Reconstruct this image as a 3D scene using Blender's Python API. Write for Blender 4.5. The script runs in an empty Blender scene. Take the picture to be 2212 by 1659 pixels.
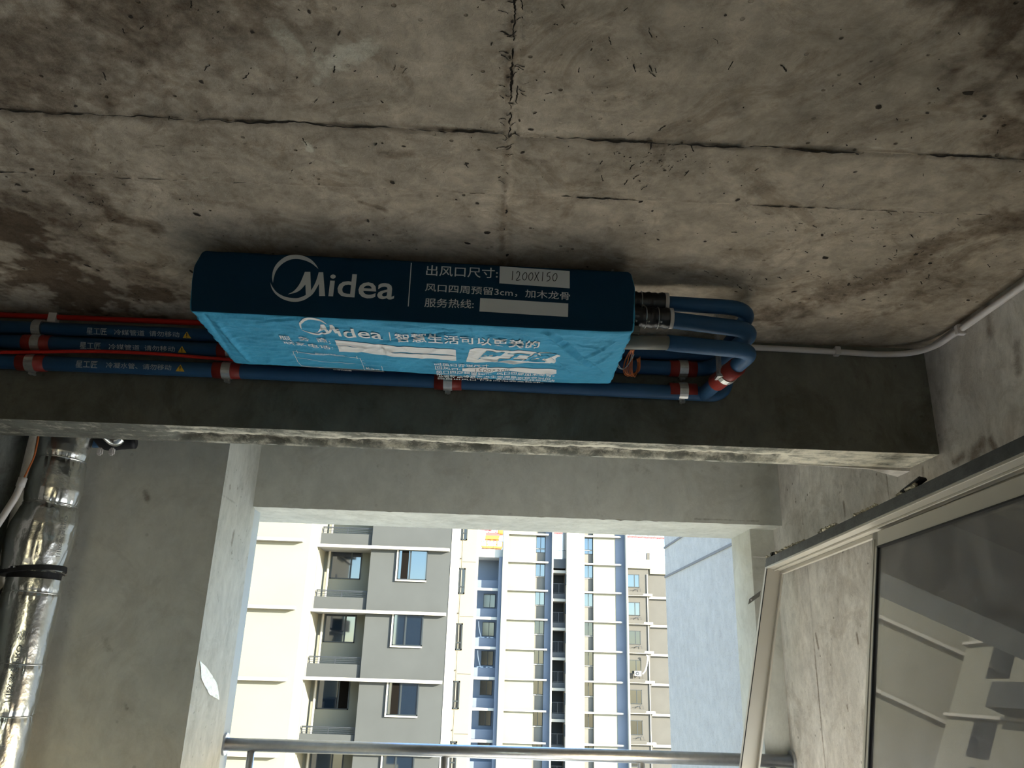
import bpy, bmesh, math, random
import numpy as np
from mathutils import Vector, Matrix, noise
random.seed(7)
S = bpy.context.scene
C = S.collection
R = math.radians

# ------------------------------------------------------------------ camera (fitted to 2212 x 1659)
F, PI_, RO, YA = 1716.0, R(19.556), R(1.858), R(1.154)
CX, CY = 1106.0, 829.5
cp, sp = math.cos(PI_), math.sin(PI_)
fw = Vector((math.sin(YA)*cp, math.cos(YA)*cp, sp))
r0 = Vector((math.cos(YA), -math.sin(YA), 0)); u0 = r0.cross(fw)
rr = math.cos(RO)*r0 + math.sin(RO)*u0
uu = -math.sin(RO)*r0 + math.cos(RO)*u0
cam = bpy.data.cameras.new('camera'); co = bpy.data.objects.new('camera', cam); C.objects.link(co)
co.matrix_world = Matrix((rr, uu, -fw)).transposed().to_4x4()
cam.sensor_width = 36; cam.lens = F/2212*36; cam.clip_start = .05; cam.clip_end = 1000
S.camera = co

# ------------------------------------------------------------------ sky, sun, exposure
SUN_AZ, SUN_EL = R(56), R(17)       # azimuth measured from the facades' outward normal (-Y) towards +X
sd = Vector((math.sin(SUN_AZ)*math.cos(SUN_EL), -math.cos(SUN_AZ)*math.cos(SUN_EL), math.sin(SUN_EL)))
W = bpy.data.worlds.new('sky'); S.world = W; W.use_nodes = True
nt = W.node_tree; nt.nodes.clear()
sk = nt.nodes.new('ShaderNodeTexSky'); sk.sky_type = 'NISHITA'; sk.sun_disc = False
sk.sun_elevation = SUN_EL; sk.sun_rotation = math.pi-SUN_AZ; sk.air_density = 1.0; sk.dust_density = 0.3; sk.ozone_density = 2.2
bg = nt.nodes.new('ShaderNodeBackground'); bg.inputs[1].default_value = 0.29
wo = nt.nodes.new('ShaderNodeOutputWorld')
tn = nt.nodes.new('ShaderNodeMix'); tn.data_type = 'RGBA'; tn.blend_type = 'MULTIPLY'; tn.inputs[0].default_value = 1; tn.inputs[7].default_value = (.90,1.0,1.08,1)
nt.links.new(sk.outputs[0], tn.inputs[6]); nt.links.new(tn.outputs[2], bg.inputs[0]); nt.links.new(bg.outputs[0], wo.inputs[0])
sl = bpy.data.lights.new('sun', 'SUN'); sl.energy = 8.0; sl.angle = R(.6); sl.color = (1.0, .93, .78)
so = bpy.data.objects.new('sun', sl); C.objects.link(so); so.rotation_mode = 'QUATERNION'
so.rotation_quaternion = (-sd).to_track_quat('-Z', 'Y')
S.view_settings.view_transform = 'Standard'; S.view_settings.look = 'None'
S.view_settings.gamma = 1; S.view_settings.use_curve_mapping = False
S.view_settings.exposure = 2.6

# ------------------------------------------------------------------ helpers
def ray(px, py):
    return rr*((px-CX)/F) - uu*((py-CY)/F) + fw
def at(px, py, **k):
    (a, v), = k.items(); i = 'XYZ'.index(a); d = ray(px, py)
    return d*(v/d[i])
def lin(c):
    return tuple((x/255/12.92 if x <= 10.3 else ((x/255+.055)/1.055)**2.4) for x in c)
def N3(x, y, z): return noise.noise(Vector((x, y, z)))
def frac(x, y, z, o=4):
    a, f, s = 0., 1., .5
    for _ in range(o):
        a += s*N3(x*f, y*f, z*f); f *= 2.07; s *= .5
    return a
def link(name, me, m=None, parent=None, smooth=False):
    o = bpy.data.objects.new(name, me); C.objects.link(o)
    if m is not None:
        me.materials.append(m)
    if parent is not None: o.parent = parent
    if smooth: me.shade_smooth()
    return o
def tag(o, label=None, cat=None, group=None, kind=None):
    if label: o['label'] = label
    if cat: o['category'] = cat
    if group: o['group'] = group
    if kind: o['kind'] = kind
    return o
def empty(name, label, cat, group=None):
    o = bpy.data.objects.new(name, None); C.objects.link(o); o.empty_display_size = .1
    return tag(o, label, cat, group)
class MB:
    def __init__(s): s.v = []; s.f = []
    def add(s, vs, fs):
        n = len(s.v); s.v += [tuple(p) for p in vs]; s.f += [tuple(i+n for i in f) for f in fs]; return s
    def box(s, x0, x1, y0, y1, z0, z1):
        return s.add([(x0,y0,z0),(x1,y0,z0),(x1,y1,z0),(x0,y1,z0),(x0,y0,z1),(x1,y0,z1),(x1,y1,z1),(x0,y1,z1)],
                     [(0,3,2,1),(4,5,6,7),(0,1,5,4),(1,2,6,5),(2,3,7,6),(3,0,4,7)])
    def obox(s, o, ax, ay, az):          # box from corner o and three edge vectors
        o, ax, ay, az = map(Vector, (o, ax, ay, az))
        P = [o, o+ax, o+ax+ay, o+ay, o+az, o+ax+az, o+ax+ay+az, o+ay+az]
        return s.add(P, [(0,3,2,1),(4,5,6,7),(0,1,5,4),(1,2,6,5),(2,3,7,6),(3,0,4,7)])
    def bar(s, a, b, w, h=None):         # rectangular bar between two points
        a, b = Vector(a), Vector(b); h = h or w; d = (b-a).normalized()
        sd_ = d.cross(Vector((0,0,1)));
        if sd_.length < .05: sd_ = Vector((1,0,0))
        sd_.normalize(); up = sd_.cross(d)
        return s.obox(a-sd_*w/2-up*h/2, sd_*w, up*h, b-a)
    def tube(s, pts, r, n=12, cap=True):
        pts = [Vector(p) for p in pts]; m = len(pts)
        rs = r if isinstance(r, (list, tuple)) else [r]*m
        t = (pts[1]-pts[0]).normalized(); ref = Vector((0,0,1)) if abs(t.z) < .9 else Vector((1,0,0))
        nx = t.cross(ref).normalized(); vs = []; fs = []
        for i, p in enumerate(pts):
            t = (pts[min(i+1,m-1)]-pts[max(i-1,0)]).normalized()
            nx = (nx - t*nx.dot(t)).normalized(); ny = t.cross(nx)
            for k in range(n):
                a = 2*math.pi*k/n; vs.append(p+(nx*math.cos(a)+ny*math.sin(a))*rs[i])
        for i in range(m-1):
            for k in range(n):
                k2 = (k+1) % n; fs.append((i*n+k, i*n+k2, (i+1)*n+k2, (i+1)*n+k))
        if cap: fs.append(tuple(range(n-1,-1,-1))); fs.append(tuple((m-1)*n+k for k in range(n)))
        return s.add(vs, fs)
    def prism(s, poly, d):               # planar polygon (3-D points) extruded by vector d
        n = len(poly); d = Vector(d); vs = [Vector(p) for p in poly]
        return s.add(vs+[p+d for p in vs], [tuple(range(n-1,-1,-1)), tuple(range(n,2*n))]+[(i,(i+1)%n,(i+1)%n+n,i+n) for i in range(n)])
    def build(s, name, m, parent=None, bevel=0, smooth=False, seg=2, fixn=False):
        me = bpy.data.meshes.new(name); me.from_pydata(s.v, [], s.f); me.update()
        if bevel or fixn:
            b = bmesh.new(); b.from_mesh(me)
            bmesh.ops.recalc_face_normals(b, faces=b.faces)
            if bevel: bmesh.ops.bevel(b, geom=b.edges, offset=bevel, segments=seg, affect='EDGES', clamp_overlap=True)
            b.to_mesh(me); b.free()
        o = link(name, me, m, parent, smooth)
        return o
def smooth_path(pts, k=6):
    pts = [Vector(p) for p in pts]; out = []
    P = [pts[0]*2-pts[1]]+pts+[pts[-1]*2-pts[-2]]
    for i in range(1, len(P)-2):
        for j in range(k):
            t = j/k; a, b, c, d = P[i-1], P[i], P[i+1], P[i+2]
            out.append(.5*((2*b)+(c-a)*t+(2*a-5*b+4*c-d)*t*t+(3*b-a-3*c+d)*t**3))
    out.append(pts[-1]); return out
def rounded(pts, rad, k=6):              # polyline with filleted corners
    pts = [Vector(p) for p in pts]; out = [pts[0]]
    for i in range(1, len(pts)-1):
        a, b, c = pts[i-1], pts[i], pts[i+1]; d1 = (a-b).normalized(); d2 = (c-b).normalized()
        q = min(rad, (a-b).length*.49, (c-b).length*.49)
        p0, p1 = b+d1*q, b+d2*q
        for j in range(k+1):
            t = j/k; out.append(p0*(1-t)**2+b*2*t*(1-t)+p1*t*t)
    out.append(pts[-1]); return out
def grid(fn, us, vs_, flip=False):
    nu, nv = len(us), len(vs_); V = [fn(u, v) for v in vs_ for u in us]; Fc = []
    for j in range(nv-1):
        for i in range(nu-1):
            q = (j*nu+i, j*nu+i+1, (j+1)*nu+i+1, (j+1)*nu+i); Fc.append(q[::-1] if flip else q)
    return V, Fc

# ------------------------------------------------------------------ materials
def mat(name, col, rough=.8, metal=0., var=0., scale=8., bump=0., bscale=60., spec=.3, **k):
    m = bpy.data.materials.new(name); m.use_nodes = True; t = m.node_tree; b = t.nodes['Principled BSDF']
    col = tuple(col)
    b.inputs['Base Color'].default_value = (*col, 1); b.inputs['Roughness'].default_value = rough
    b.inputs['Metallic'].default_value = metal; b.inputs['Specular IOR Level'].default_value = spec
    tc = t.nodes.new('ShaderNodeTexCoord')
    if var:
        n = t.nodes.new('ShaderNodeTexNoise'); n.inputs['Scale'].default_value = scale; n.inputs['Detail'].default_value = 8; n.inputs['Roughness'].default_value = .62
        r = t.nodes.new('ShaderNodeValToRGB'); r.color_ramp.elements[0].position = .3; r.color_ramp.elements[1].position = .7
        r.color_ramp.elements[0].color = (*[c*(1-var) for c in col], 1); r.color_ramp.elements[1].color = (*[min(1, c*(1+var*.6)) for c in col], 1)
        t.links.new(tc.outputs['Object'], n.inputs['Vector']); t.links.new(n.outputs[0], r.inputs[0]); t.links.new(r.outputs[0], b.inputs['Base Color'])
    if bump:
        n = t.nodes.new('ShaderNodeTexNoise'); n.inputs['Scale'].default_value = bscale; n.inputs['Detail'].default_value = 6
        bp = t.nodes.new('ShaderNodeBump'); bp.inputs['Strength'].default_value = bump; bp.inputs['Distance'].default_value = .01
        t.links.new(tc.outputs['Object'], n.inputs['Vector']); t.links.new(n.outputs[0], bp.inputs['Height']); t.links.new(bp.outputs[0], b.inputs['Normal'])
    return m
def concrete(name, dark, light, sc=2.2, streak=(1,1,1), pit=.5, bump=.35, attr=False, pitscale=26, speck=None, mott=.45, fc=.62):
    m = bpy.data.materials.new(name); m.use_nodes = True; t = m.node_tree; b = t.nodes['Principled BSDF']; L = t.links.new
    b.inputs['Roughness'].default_value = .9; b.inputs['Specular IOR Level'].default_value = .2
    tc = t.nodes.new('ShaderNodeTexCoord'); mp = t.nodes.new('ShaderNodeMapping'); mp.inputs['Scale'].default_value = streak
    L(tc.outputs['Object'], mp.inputs['Vector'])
    def nz(scale, det=8, rough=.6, vec=None, dist=0):
        n = t.nodes.new('ShaderNodeTexNoise'); n.inputs['Scale'].default_value = scale; n.inputs['Detail'].default_value = det
        n.inputs['Roughness'].default_value = rough; n.inputs['Distortion'].default_value = dist
        L(vec or tc.outputs['Object'], n.inputs['Vector']); return n.outputs[0]
    def ramp(inp, a, b_, ca=(0,0,0,1), cb=(1,1,1,1)):
        r = t.nodes.new('ShaderNodeValToRGB'); e = r.color_ramp.elements; e[0].position = a; e[1].position = b_; e[0].color = ca; e[1].color = cb
        L(inp, r.inputs[0]); return r.outputs[0]
    def mixc(f, a, b_, mode='MIX', fv=None):
        x = t.nodes.new('ShaderNodeMix'); x.data_type = 'RGBA'; x.blend_type = mode
        if fv is not None: x.inputs[0].default_value = fv
        else: L(f, x.inputs[0])
        for s, v in ((6, a), (7, b_)):
            if isinstance(v, tuple): x.inputs[s].default_value = v
            else: L(v, x.inputs[s])
        return x.outputs[2]
    big = nz(sc, 10, .65, mp.outputs[0], .6)
    col = mixc(ramp(big, .35, .68), (*dark, 1), (*light, 1))
    fine = nz(sc*9, 8, .7, mp.outputs[0], .3)
    col = mixc(None, col, ramp(fine, .3, .7, (fc,fc,fc,1), (1.15,1.15,1.15,1)), 'MULTIPLY', .8)
    mid = nz(sc*2.7, 6, .75, None, 1.2)
    col = mixc(None, col, ramp(mid, .38, .5, (.55,.5,.45,1), (1,1,1,1)), 'MULTIPLY', mott)
    # air holes
    vo = t.nodes.new('ShaderNodeTexVoronoi'); vo.inputs['Scale'].default_value = pitscale
    wv = mixc(None, tc.outputs['Object'], nz(30, 3), 'ADD', .02) if False else tc.outputs['Object']
    L(wv, vo.inputs['Vector'])
    pm = ramp(vo.outputs['Distance'], .07, .13)
    gate = ramp(nz(5, 4), .5, .6)
    g2 = t.nodes.new('ShaderNodeMath'); g2.operation = 'MAXIMUM'
    inv = t.nodes.new('ShaderNodeMath'); inv.operation = 'SUBTRACT'; inv.inputs[0].default_value = 1; L(gate, inv.inputs[1])
    L(pm, g2.inputs[0]); L(inv.outputs[0], g2.inputs[1])
    col = mixc(None, col, mixc(g2.outputs[0], (.25,.23,.2,1), (1,1,1,1)), 'MULTIPLY', pit)
    if speck:
        v2 = t.nodes.new('ShaderNodeTexVoronoi'); v2.inputs['Scale'].default_value = speck; L(tc.outputs['Object'], v2.inputs['Vector'])
        col = mixc(None, col, ramp(v2.outputs['Distance'], .12, .22, (.5,.5,.5,1), (1,1,1,1)), 'MULTIPLY', .6)
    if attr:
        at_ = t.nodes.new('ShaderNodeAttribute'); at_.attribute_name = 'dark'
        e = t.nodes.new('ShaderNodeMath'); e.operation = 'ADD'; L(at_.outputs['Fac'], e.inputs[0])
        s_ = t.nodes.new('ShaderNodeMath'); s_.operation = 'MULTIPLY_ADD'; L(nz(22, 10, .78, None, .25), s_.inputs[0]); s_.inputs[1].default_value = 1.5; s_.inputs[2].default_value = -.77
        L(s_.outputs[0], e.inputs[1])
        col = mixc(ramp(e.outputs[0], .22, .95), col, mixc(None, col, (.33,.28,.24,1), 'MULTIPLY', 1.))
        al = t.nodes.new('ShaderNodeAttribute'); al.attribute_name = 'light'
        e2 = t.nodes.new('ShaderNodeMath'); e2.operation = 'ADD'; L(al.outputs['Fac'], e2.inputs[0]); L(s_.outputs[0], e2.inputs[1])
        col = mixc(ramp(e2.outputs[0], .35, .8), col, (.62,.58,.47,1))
    L(col, b.inputs['Base Color'])
    h = t.nodes.new('ShaderNodeMath'); h.operation = 'MULTIPLY_ADD'; L(g2.outputs[0], h.inputs[0]); h.inputs[1].default_value = 1.2*pit; L(nz(45, 10, .72, mp.outputs[0], .4), h.inputs[2])
    bp = t.nodes.new('ShaderNodeBump'); bp.inputs['Strength'].default_value = bump; bp.inputs['Distance'].default_value = .006
    L(h.outputs[0], bp.inputs['Height']); L(bp.outputs[0], b.inputs['Normal'])
    return m
def glassy(name, tint, rough=.02, refl_ior=1.6, base=(.02,.03,.04)):
    m = mat(name, base, rough, 0, spec=.9); b = m.node_tree.nodes['Principled BSDF']; b.inputs['IOR'].default_value = refl_ior
    return m
M = {}
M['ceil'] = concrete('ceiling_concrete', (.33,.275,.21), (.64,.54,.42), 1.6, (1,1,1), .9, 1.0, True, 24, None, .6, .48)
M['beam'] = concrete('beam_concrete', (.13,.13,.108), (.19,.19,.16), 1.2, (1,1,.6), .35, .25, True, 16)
M['wallr'] = concrete('wall_concrete', (.52,.485,.44), (.76,.725,.67), 1.7, (1,1,.6), .7, .7, True, 19, None, .4, .7)
M['grey'] = concrete('grey_render', (.52,.52,.47), (.60,.60,.545), 1.0, (1,1,.8), .3, .25, True, 13, None, .22, .85)
M['pale'] = concrete('pale_render', (.42,.43,.395), (.53,.54,.49), 1.5, (1,1,.5), .6, .5, True, 22, None, .25, .8)
M['stucco'] = concrete('speckled_stucco', (.385,.375,.355), (.42,.41,.385), .8, (1,1,1), .2, .7, False, 30, 42, .06, .86)
M['floor'] = concrete('floor_screed', (.72,.70,.65), (.84,.82,.77), 1.5, (1,1,1), .2, .2)
M['steel'] = mat('brushed_steel', (.42,.43,.45), .32, .9, .15, 20, .05, 80)
M['galv'] = mat('galvanised_steel', (.6,.6,.58), .4, .9, .2, 40)
M['alu'] = mat('white_powder_coated_aluminium', lin((190,184,172)), .4, 0, .04, 5, spec=.5)
M['film'] = mat('dark_grey_dirty_film', (.085,.09,.092), .6, 0, .35, 14, .2, 50)
M['gasket'] = mat('black_rubber', (.015,.015,.018), .6)
M['mortar'] = mat('crumbly_mortar', (.55,.50,.38), .95, 0, .3, 60, .6, 90)
M['foil'] = mat('aluminium_foil_wrap', (.78,.78,.76), .25, 1., .05, 12, .22, 38)
M['blue'] = mat('blue_insulation', (.026,.085,.18), .55, 0, .12, 10, .08, 120, spec=.3)
M['blackw'] = mat('black_insulation_wrap', (.012,.012,.014), .38, 0, .2, 30, .3, 60, spec=.5)
M['sleeve'] = mat('grey_sleeve', (.16,.16,.14), .5)
M['redc'] = mat('red_conduit', (.50,.02,.012), .45, 0, .1, 10)
M['reds'] = mat('red_rubber_sleeve', (.26,.030,.022), .42, 0, .15, 30)
M['pvc'] = mat('white_pvc_conduit', (.62,.58,.56), .4, 0, .05, 10)
M['wire'] = mat('orange_wire', (.45,.12,.03), .5)
M['wireg'] = mat('grey_wire', (.25,.28,.28), .5)
M['dust'] = mat('blue_nonwoven_cover', (.043,.285,.46), .75, 0, .14, 7, .55, 34, spec=.2)
M['print'] = mat('white_print', (.68,.68,.66), .7)
M['ink'] = mat('black_marker_ink', (.01,.01,.012), .6)
M['pprint'] = mat('pale_pipe_print', (.38,.42,.45), .6)
M['yellow'] = mat('yellow_warning_print', (.60,.36,.03), .6)
M['dprint'] = mat('grey_foil_print', (.16,.17,.17), .5)
M['cream'] = mat('cream_facade_render', (.104,.102,.078), .9, 0, .05, .4)
M['creamy'] = mat('warm_cream_facade_render', (.118,.103,.072), .9, 0, .04, .4)
M['facgrey'] = mat('grey_facade_render', (.024,.0265,.0255), .9, 0, .08, .8)
M['facbrown'] = mat('taupe_facade_render', (.040,.038,.032), .9, 0, .08, .8)
M['facwhite'] = mat('white_facade_trim', (.19,.182,.155), .9)
M['spandrel'] = mat('warm_grey_spandrel_render', (.072,.07,.06), .9, 0, .06, .8)
M['facshade'] = mat('blue_shade_render', (.066,.076,.092), .9, 0, .05, .8)  # bluish shade of strips and recess put into the render colour
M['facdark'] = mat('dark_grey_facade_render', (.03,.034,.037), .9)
M['wframe'] = mat('grey_window_frame', (.006,.009,.010), .5)
M['wpane'] = glassy('window_glass', 0, .03, 1.5, (.0015,.004,.008))
M['wpane2'] = glassy('curtained_window_glass', 0, .1, 1.35, (.002,.003,.004))
M['wdark'] = mat('dark_open_sash', (.004,.0035,.003), 1, spec=0)
M['rail'] = mat('dark_railing_paint', (.009,.011,.013), .5)
M['acw'] = mat('white_enamel', (.30,.30,.30), .5)
M['craner'] = mat('red_crane_paint', (.34,.04,.035), .5)
M['craney'] = mat('orange_crane_paint', (.34,.13,.012), .5)
M['ground'] = mat('pale_paving', (.60,.58,.52), .95, 0, .15, .2)
M['groove'] = mat('grey_groove_strip', (.17,.17,.17), .9)
# window glass you can see through, with a mirror-like coating
g = bpy.data.materials.new('coated_clear_glass'); g.use_nodes = True; t = g.node_tree; t.nodes.clear()
o_ = t.nodes.new('ShaderNodeOutputMaterial'); mx = t.nodes.new('ShaderNodeMixShader'); tr = t.nodes.new('ShaderNodeBsdfTransparent'); gl = t.nodes.new('ShaderNodeBsdfGlossy')
fr = t.nodes.new('ShaderNodeFresnel'); fr.inputs[0].default_value = 1.42
tr.inputs[0].default_value = (.93,.92,.92,1); gl.inputs[0].default_value = (.95,.95,.97,1); gl.inputs[1].default_value = .015
t.links.new(fr.outputs[0], mx.inputs[0]); t.links.new(tr.outputs[0], mx.inputs[1]); t.links.new(gl.outputs[0], mx.inputs[2]); hz = t.nodes.new('ShaderNodeMixShader'); df = t.nodes.new('ShaderNodeBsdfDiffuse'); df.inputs[0].default_value = (.62,.60,.58,1)
ns = t.nodes.new('ShaderNodeTexNoise'); ns.inputs['Scale'].default_value = 4; ns.inputs['Detail'].default_value = 7; ns.inputs['Distortion'].default_value = 1.5
tcg = t.nodes.new('ShaderNodeTexCoord'); t.links.new(tcg.outputs['Object'], ns.inputs['Vector'])
mr = t.nodes.new('ShaderNodeMapRange'); mr.inputs[1].default_value = .35; mr.inputs[2].default_value = .75; mr.inputs[3].default_value = .12; mr.inputs[4].default_value = .30
t.links.new(ns.outputs[0], mr.inputs[0]); t.links.new(mr.outputs[0], hz.inputs[0]); t.links.new(mx.outputs[0], hz.inputs[1]); t.links.new(df.outputs[0], hz.inputs[2]); t.links.new(hz.outputs[0], o_.inputs[0])
M['glass'] = g

def struct(o, label): return tag(o, label, None, None, 'structure')
def set_attr(me, name, vals):
    a = me.attributes.new(name, 'FLOAT', 'POINT'); a.data.foreach_set('value', np.asarray(vals, dtype=np.float32))
def seg_d(p, a, b):
    ax, ay = a; bx, by = b; dx, dy = bx-ax, by-ay; q = dx*dx+dy*dy or 1e-9
    s = max(0, min(1, ((p[0]-ax)*dx+(p[1]-ay)*dy)/q)); return math.hypot(p[0]-ax-s*dx, p[1]-ay-s*dy), s

# ------------------------------------------------------------------ room shell
H = 1.2            # ceiling above the eye
FL = -1.45
XR = 1.642
BY0, BY1, BZ = 2.80, 3.03, .785          # beam across the room
WY0, WY1, WZ = 4.46, 4.98, .797          # outer beam over the opening
PX = -1.336                              # side face of the left pier
def lerp(a, b, n): return [a+(b-a)*i/(n-1) for i in range(n)]

# ceiling: a fine relief over the part in view
def ceil_blotch():
    D = []   # (kind, polyline, width, strength) in world X,Y on the ceiling
    def pl(*pts): return [(at(x, y, Z=H).x, at(x, y, Z=H).y) for x, y in pts]
    D.append(('d', pl((2212,470),(2060,520),(1900,600),(1760,655),(1640,690)), .075, .75))
    D.append(('d', pl((2100,540),(1980,640),(1850,690)), .08, .5))
    D.append(('d', pl((2190,60),(2120,130),(2100,190),(2160,260),(2212,320)), .05, .8))
    D.append(('d', pl((2212,0),(1960,-20)), .05, .8))
    D.append(('d', pl((2200,120),(2212,220)), .06, .9))
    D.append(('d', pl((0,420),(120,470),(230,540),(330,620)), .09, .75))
    D.append(('d', pl((-40,470),(60,540),(200,650)), .15, 1.25))  # smooth dark patch, deepened with painted shade
    D.append(('d', pl((-80,140),(100,60),(260,-20)), .26, .75)); D.append(('d', pl((-40,330),(140,360)), .16, .5)); D.append(('d', pl((-60,620),(120,600),(300,640),(400,650)), .10, 1.1))  # broad left marks paint the dimmer light into the ceiling colour
    D.append(('d', pl((170,390),(240,470),(330,490)), .03, .8))
    D.append(('d', pl((390,430),(480,440),(600,460)), .03, .45))
    D.append(('d', pl((440,40),(560,120),(620,200)), .05, .5))
    D.append(('d', pl((820,330),(880,335)), .02, .75))
    D.append(('d', pl((780,440),(830,455)), .01, .8))
    D.append(('d', pl((1130,345),(1180,350)), .016, .6))
    D.append(('d', pl((1390,20),(1420,200)), .03, .25))
    D.append(('l', pl((600,60),(650,130),(690,180)), .02, .55))
    D.append(('l', pl((690,150),(740,120),(790,110)), .03, .65))
    D.append(('l', pl((700,120),(735,150)), .02, .6))
    D.append(('l', pl((660,310),(668,325)), .012, .8))
    D.append(('l', pl((730,350),(745,360)), .01, .6))
    return D
BL = ceil_blotch()
xs = lerp(-2.2, XR, 640); ys = lerp(1.02, BY0+.0, 320)
dk, lt = [], []
def ceil_v(x, y):
    z = 0; jag = .006*N3(x*9, 3, 0)+.003*N3(x*40, 9, 0)
    for yj, amp in ((1.585, 1.), (1.85, .55)):
        d = y-yj-jag*(1.2 if yj < 1.7 else .8)-(.01*(x > 0) if yj < 1.7 else 0)
        br = .55+.9*N3(x*7, yj*5, 1)+.5*N3(x*31, yj, 2)
        z -= amp*.0075*max(0., br)*math.exp(-(d/.006)**2)
        z += amp*.006*math.exp(-((d-.012)/.006)**2)
        z += .0022*(1/(1+math.exp(-d/.004)))*amp          # panel step
    jx = .005*N3(1, y*9, 5)+.004*N3(2, y*45, 5)
    d = x-jx; k = 1.3 if y < 1.6 else .8
    z -= k*.007*max(0, .6+1.4*N3(5, y*22, 3))*math.exp(-(d/.009)**2); z += k*.006*math.exp(-((d-.018)/.008)**2)
    z += .0015*frac(x*6, y*6, 0, 4)+.0010*N3(x*60, y*60, 4)
    p = N3(x*28, y*28, 8)
    if p > .62: z += (p-.62)*.03
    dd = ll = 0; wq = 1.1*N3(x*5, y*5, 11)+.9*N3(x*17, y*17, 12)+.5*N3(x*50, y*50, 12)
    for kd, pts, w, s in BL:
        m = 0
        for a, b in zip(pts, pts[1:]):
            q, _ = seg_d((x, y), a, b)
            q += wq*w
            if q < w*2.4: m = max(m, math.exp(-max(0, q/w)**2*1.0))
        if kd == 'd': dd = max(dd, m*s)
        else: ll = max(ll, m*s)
    cr = 0
    for yj, amp in ((1.585, .8), (1.85, .55)):
        q = y-yj-.01*(x > 0)*(yj < 1.7)+.006*N3(x*9, 3, 0)
        cr = max(cr, amp*math.exp(-(q/.007)**2)*(.6+.8*N3(x*13, 2, yj)))
        ll = max(ll, .42*math.exp(-((q+.014)/.007)**2)*max(0, .7+N3(x*6, 7, yj)))
    cr = max(cr, .7*math.exp(-((d)/.012)**2)*(.7+.9*N3(3, y*19, 4)))
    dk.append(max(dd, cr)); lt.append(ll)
    return (x, y, H+z)
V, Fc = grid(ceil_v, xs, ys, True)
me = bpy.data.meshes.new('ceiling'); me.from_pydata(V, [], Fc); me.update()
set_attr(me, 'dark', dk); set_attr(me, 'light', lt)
struct(link('ceiling', me, M['ceil'], None, True), 'bare dark concrete ceiling slab with formwork joints, stains and painted shade at left')
ceil_o = bpy.data.objects['ceiling']
def cz(x, y): return ceil_v(x, y)[2]
M['crack'] = mat('dark_crack', (.030,.026,.022), 1., 0, .3, 60, spec=0)
M['pit'] = mat('dark_air_hole', (.055,.046,.038), 1., 0, .3, 60, spec=0)
def ribbon(path, wid, b, zf, n0=0):
    run = []
    def flush():
        if len(run) > 1:
            vs = []
            for x, y, nx, ny, w in run: vs += [(x+nx*w, y+ny*w, zf(x, y)-.0012), (x-nx*w, y-ny*w, zf(x, y)-.0012)]
            b.add(vs, [(2*i, 2*i+1, 2*i+3, 2*i+2) for i in range(len(run)-1)])
        run.clear()
    for i, (x, y) in enumerate(path):
        a = path[max(0, i-1)]; c = path[min(len(path)-1, i+1)]; dx, dy = c[0]-a[0], c[1]-a[1]; q = math.hypot(dx, dy) or 1
        w = wid(x, y)
        if w < .0004: flush()
        else: run.append((x, y, -dy/q, dx/q, w))
    flush()
b = MB()
for yj, base, amp in ((1.585, .0016, .0042), (1.85, .0004, .0038)):
    path = []
    x = -2.15
    while x < XR-.02:
        y = yj+.006*N3(x*9, 3, 0)+.003*N3(x*40, 9, 0)+.0022*N3(x*140, 9, 1)+(.01 if x > 0 and yj < 1.7 else 0); path.append((x, y)); x += .0045
    ribbon(path, lambda x, y: base+amp*N3(x*6, yj*3, 1)+.0022*N3(x*45, 3, yj), b, cz)
    if yj < 1.7: ribbon([(x, y+.006+.002*N3(x*60, 1, 5)) for x, y in path], lambda x, y: -.0008+.0032*N3(x*9, 7, 1)+.002*N3(x*60, 3, yj), b, cz)
path = []; y = 1.03
while y < 2.6:
    path.append((.006+.005*N3(1, y*9, 5)+.006*N3(2, y*45, 5)+.003*N3(2, y*150, 5), y)); y += .0045
ribbon(path, lambda x, y: (.0016 if y < 1.6 else -.0006)+.004*N3(3, y*9, 1)+.003*N3(3, y*55, 3), b, cz)
ribbon([(x+.014+.004*N3(1, y*30, 8), y) for x, y in path], lambda x, y: (.0 if y < 1.6 else -.002)+.004*N3(8, y*12, 1)+.003*N3(3, y*70, 3), b, cz)
rq = random.Random(5)
def scratch(x, y, L_, ang, w, b, zf):
    n = 7; pts = []
    for i in range(n):
        t = i/(n-1)-.5; pts.append((x+math.cos(ang)*t*L_+.12*L_*N3(x*50+t*4, y*50, 1), y+math.sin(ang)*t*L_+.12*L_*N3(x*50, y*50+t*4, 2)))
    ribbon(pts, lambda a, c: w*(.5+rq.random()), b, zf)
for i in range(34): scratch(.0+rq.gauss(0, .012), 1.05+rq.random()*.75, .008+rq.random()*.018, rq.gauss(0, .4), .0010, b, cz)
for (cx_, cy_, sx, sy, n, an) in ((.35, 1.68, .10, .05, 60, 1.9), (.95, 1.95, .3, .05, 30, .5), (1.3, 1.9, .2, .12, 30, .7), (-.9, 1.75, .3, .06, 26, 2.4), (-.55, 1.35, .35, .12, 50, 2.2), (.6, 1.35, .5, .18, 70, 1.2), (1.2, 2.2, .2, .12, 60, .6), (-1.2, 1.95, .15, .1, 40, 2.4), (.9, 2.3, .3, .1, 40, .4)):
    for i in range(n): scratch(cx_+rq.gauss(0, sx), cy_+rq.gauss(0, sy), .004+rq.random()**3*.026, an+rq.gauss(0, .4), .0005+rq.random()*.0009, b, cz)
tag(b.build('joint_crack', M['crack'], ceil_o), kind='stuff')
b = MB()
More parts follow.
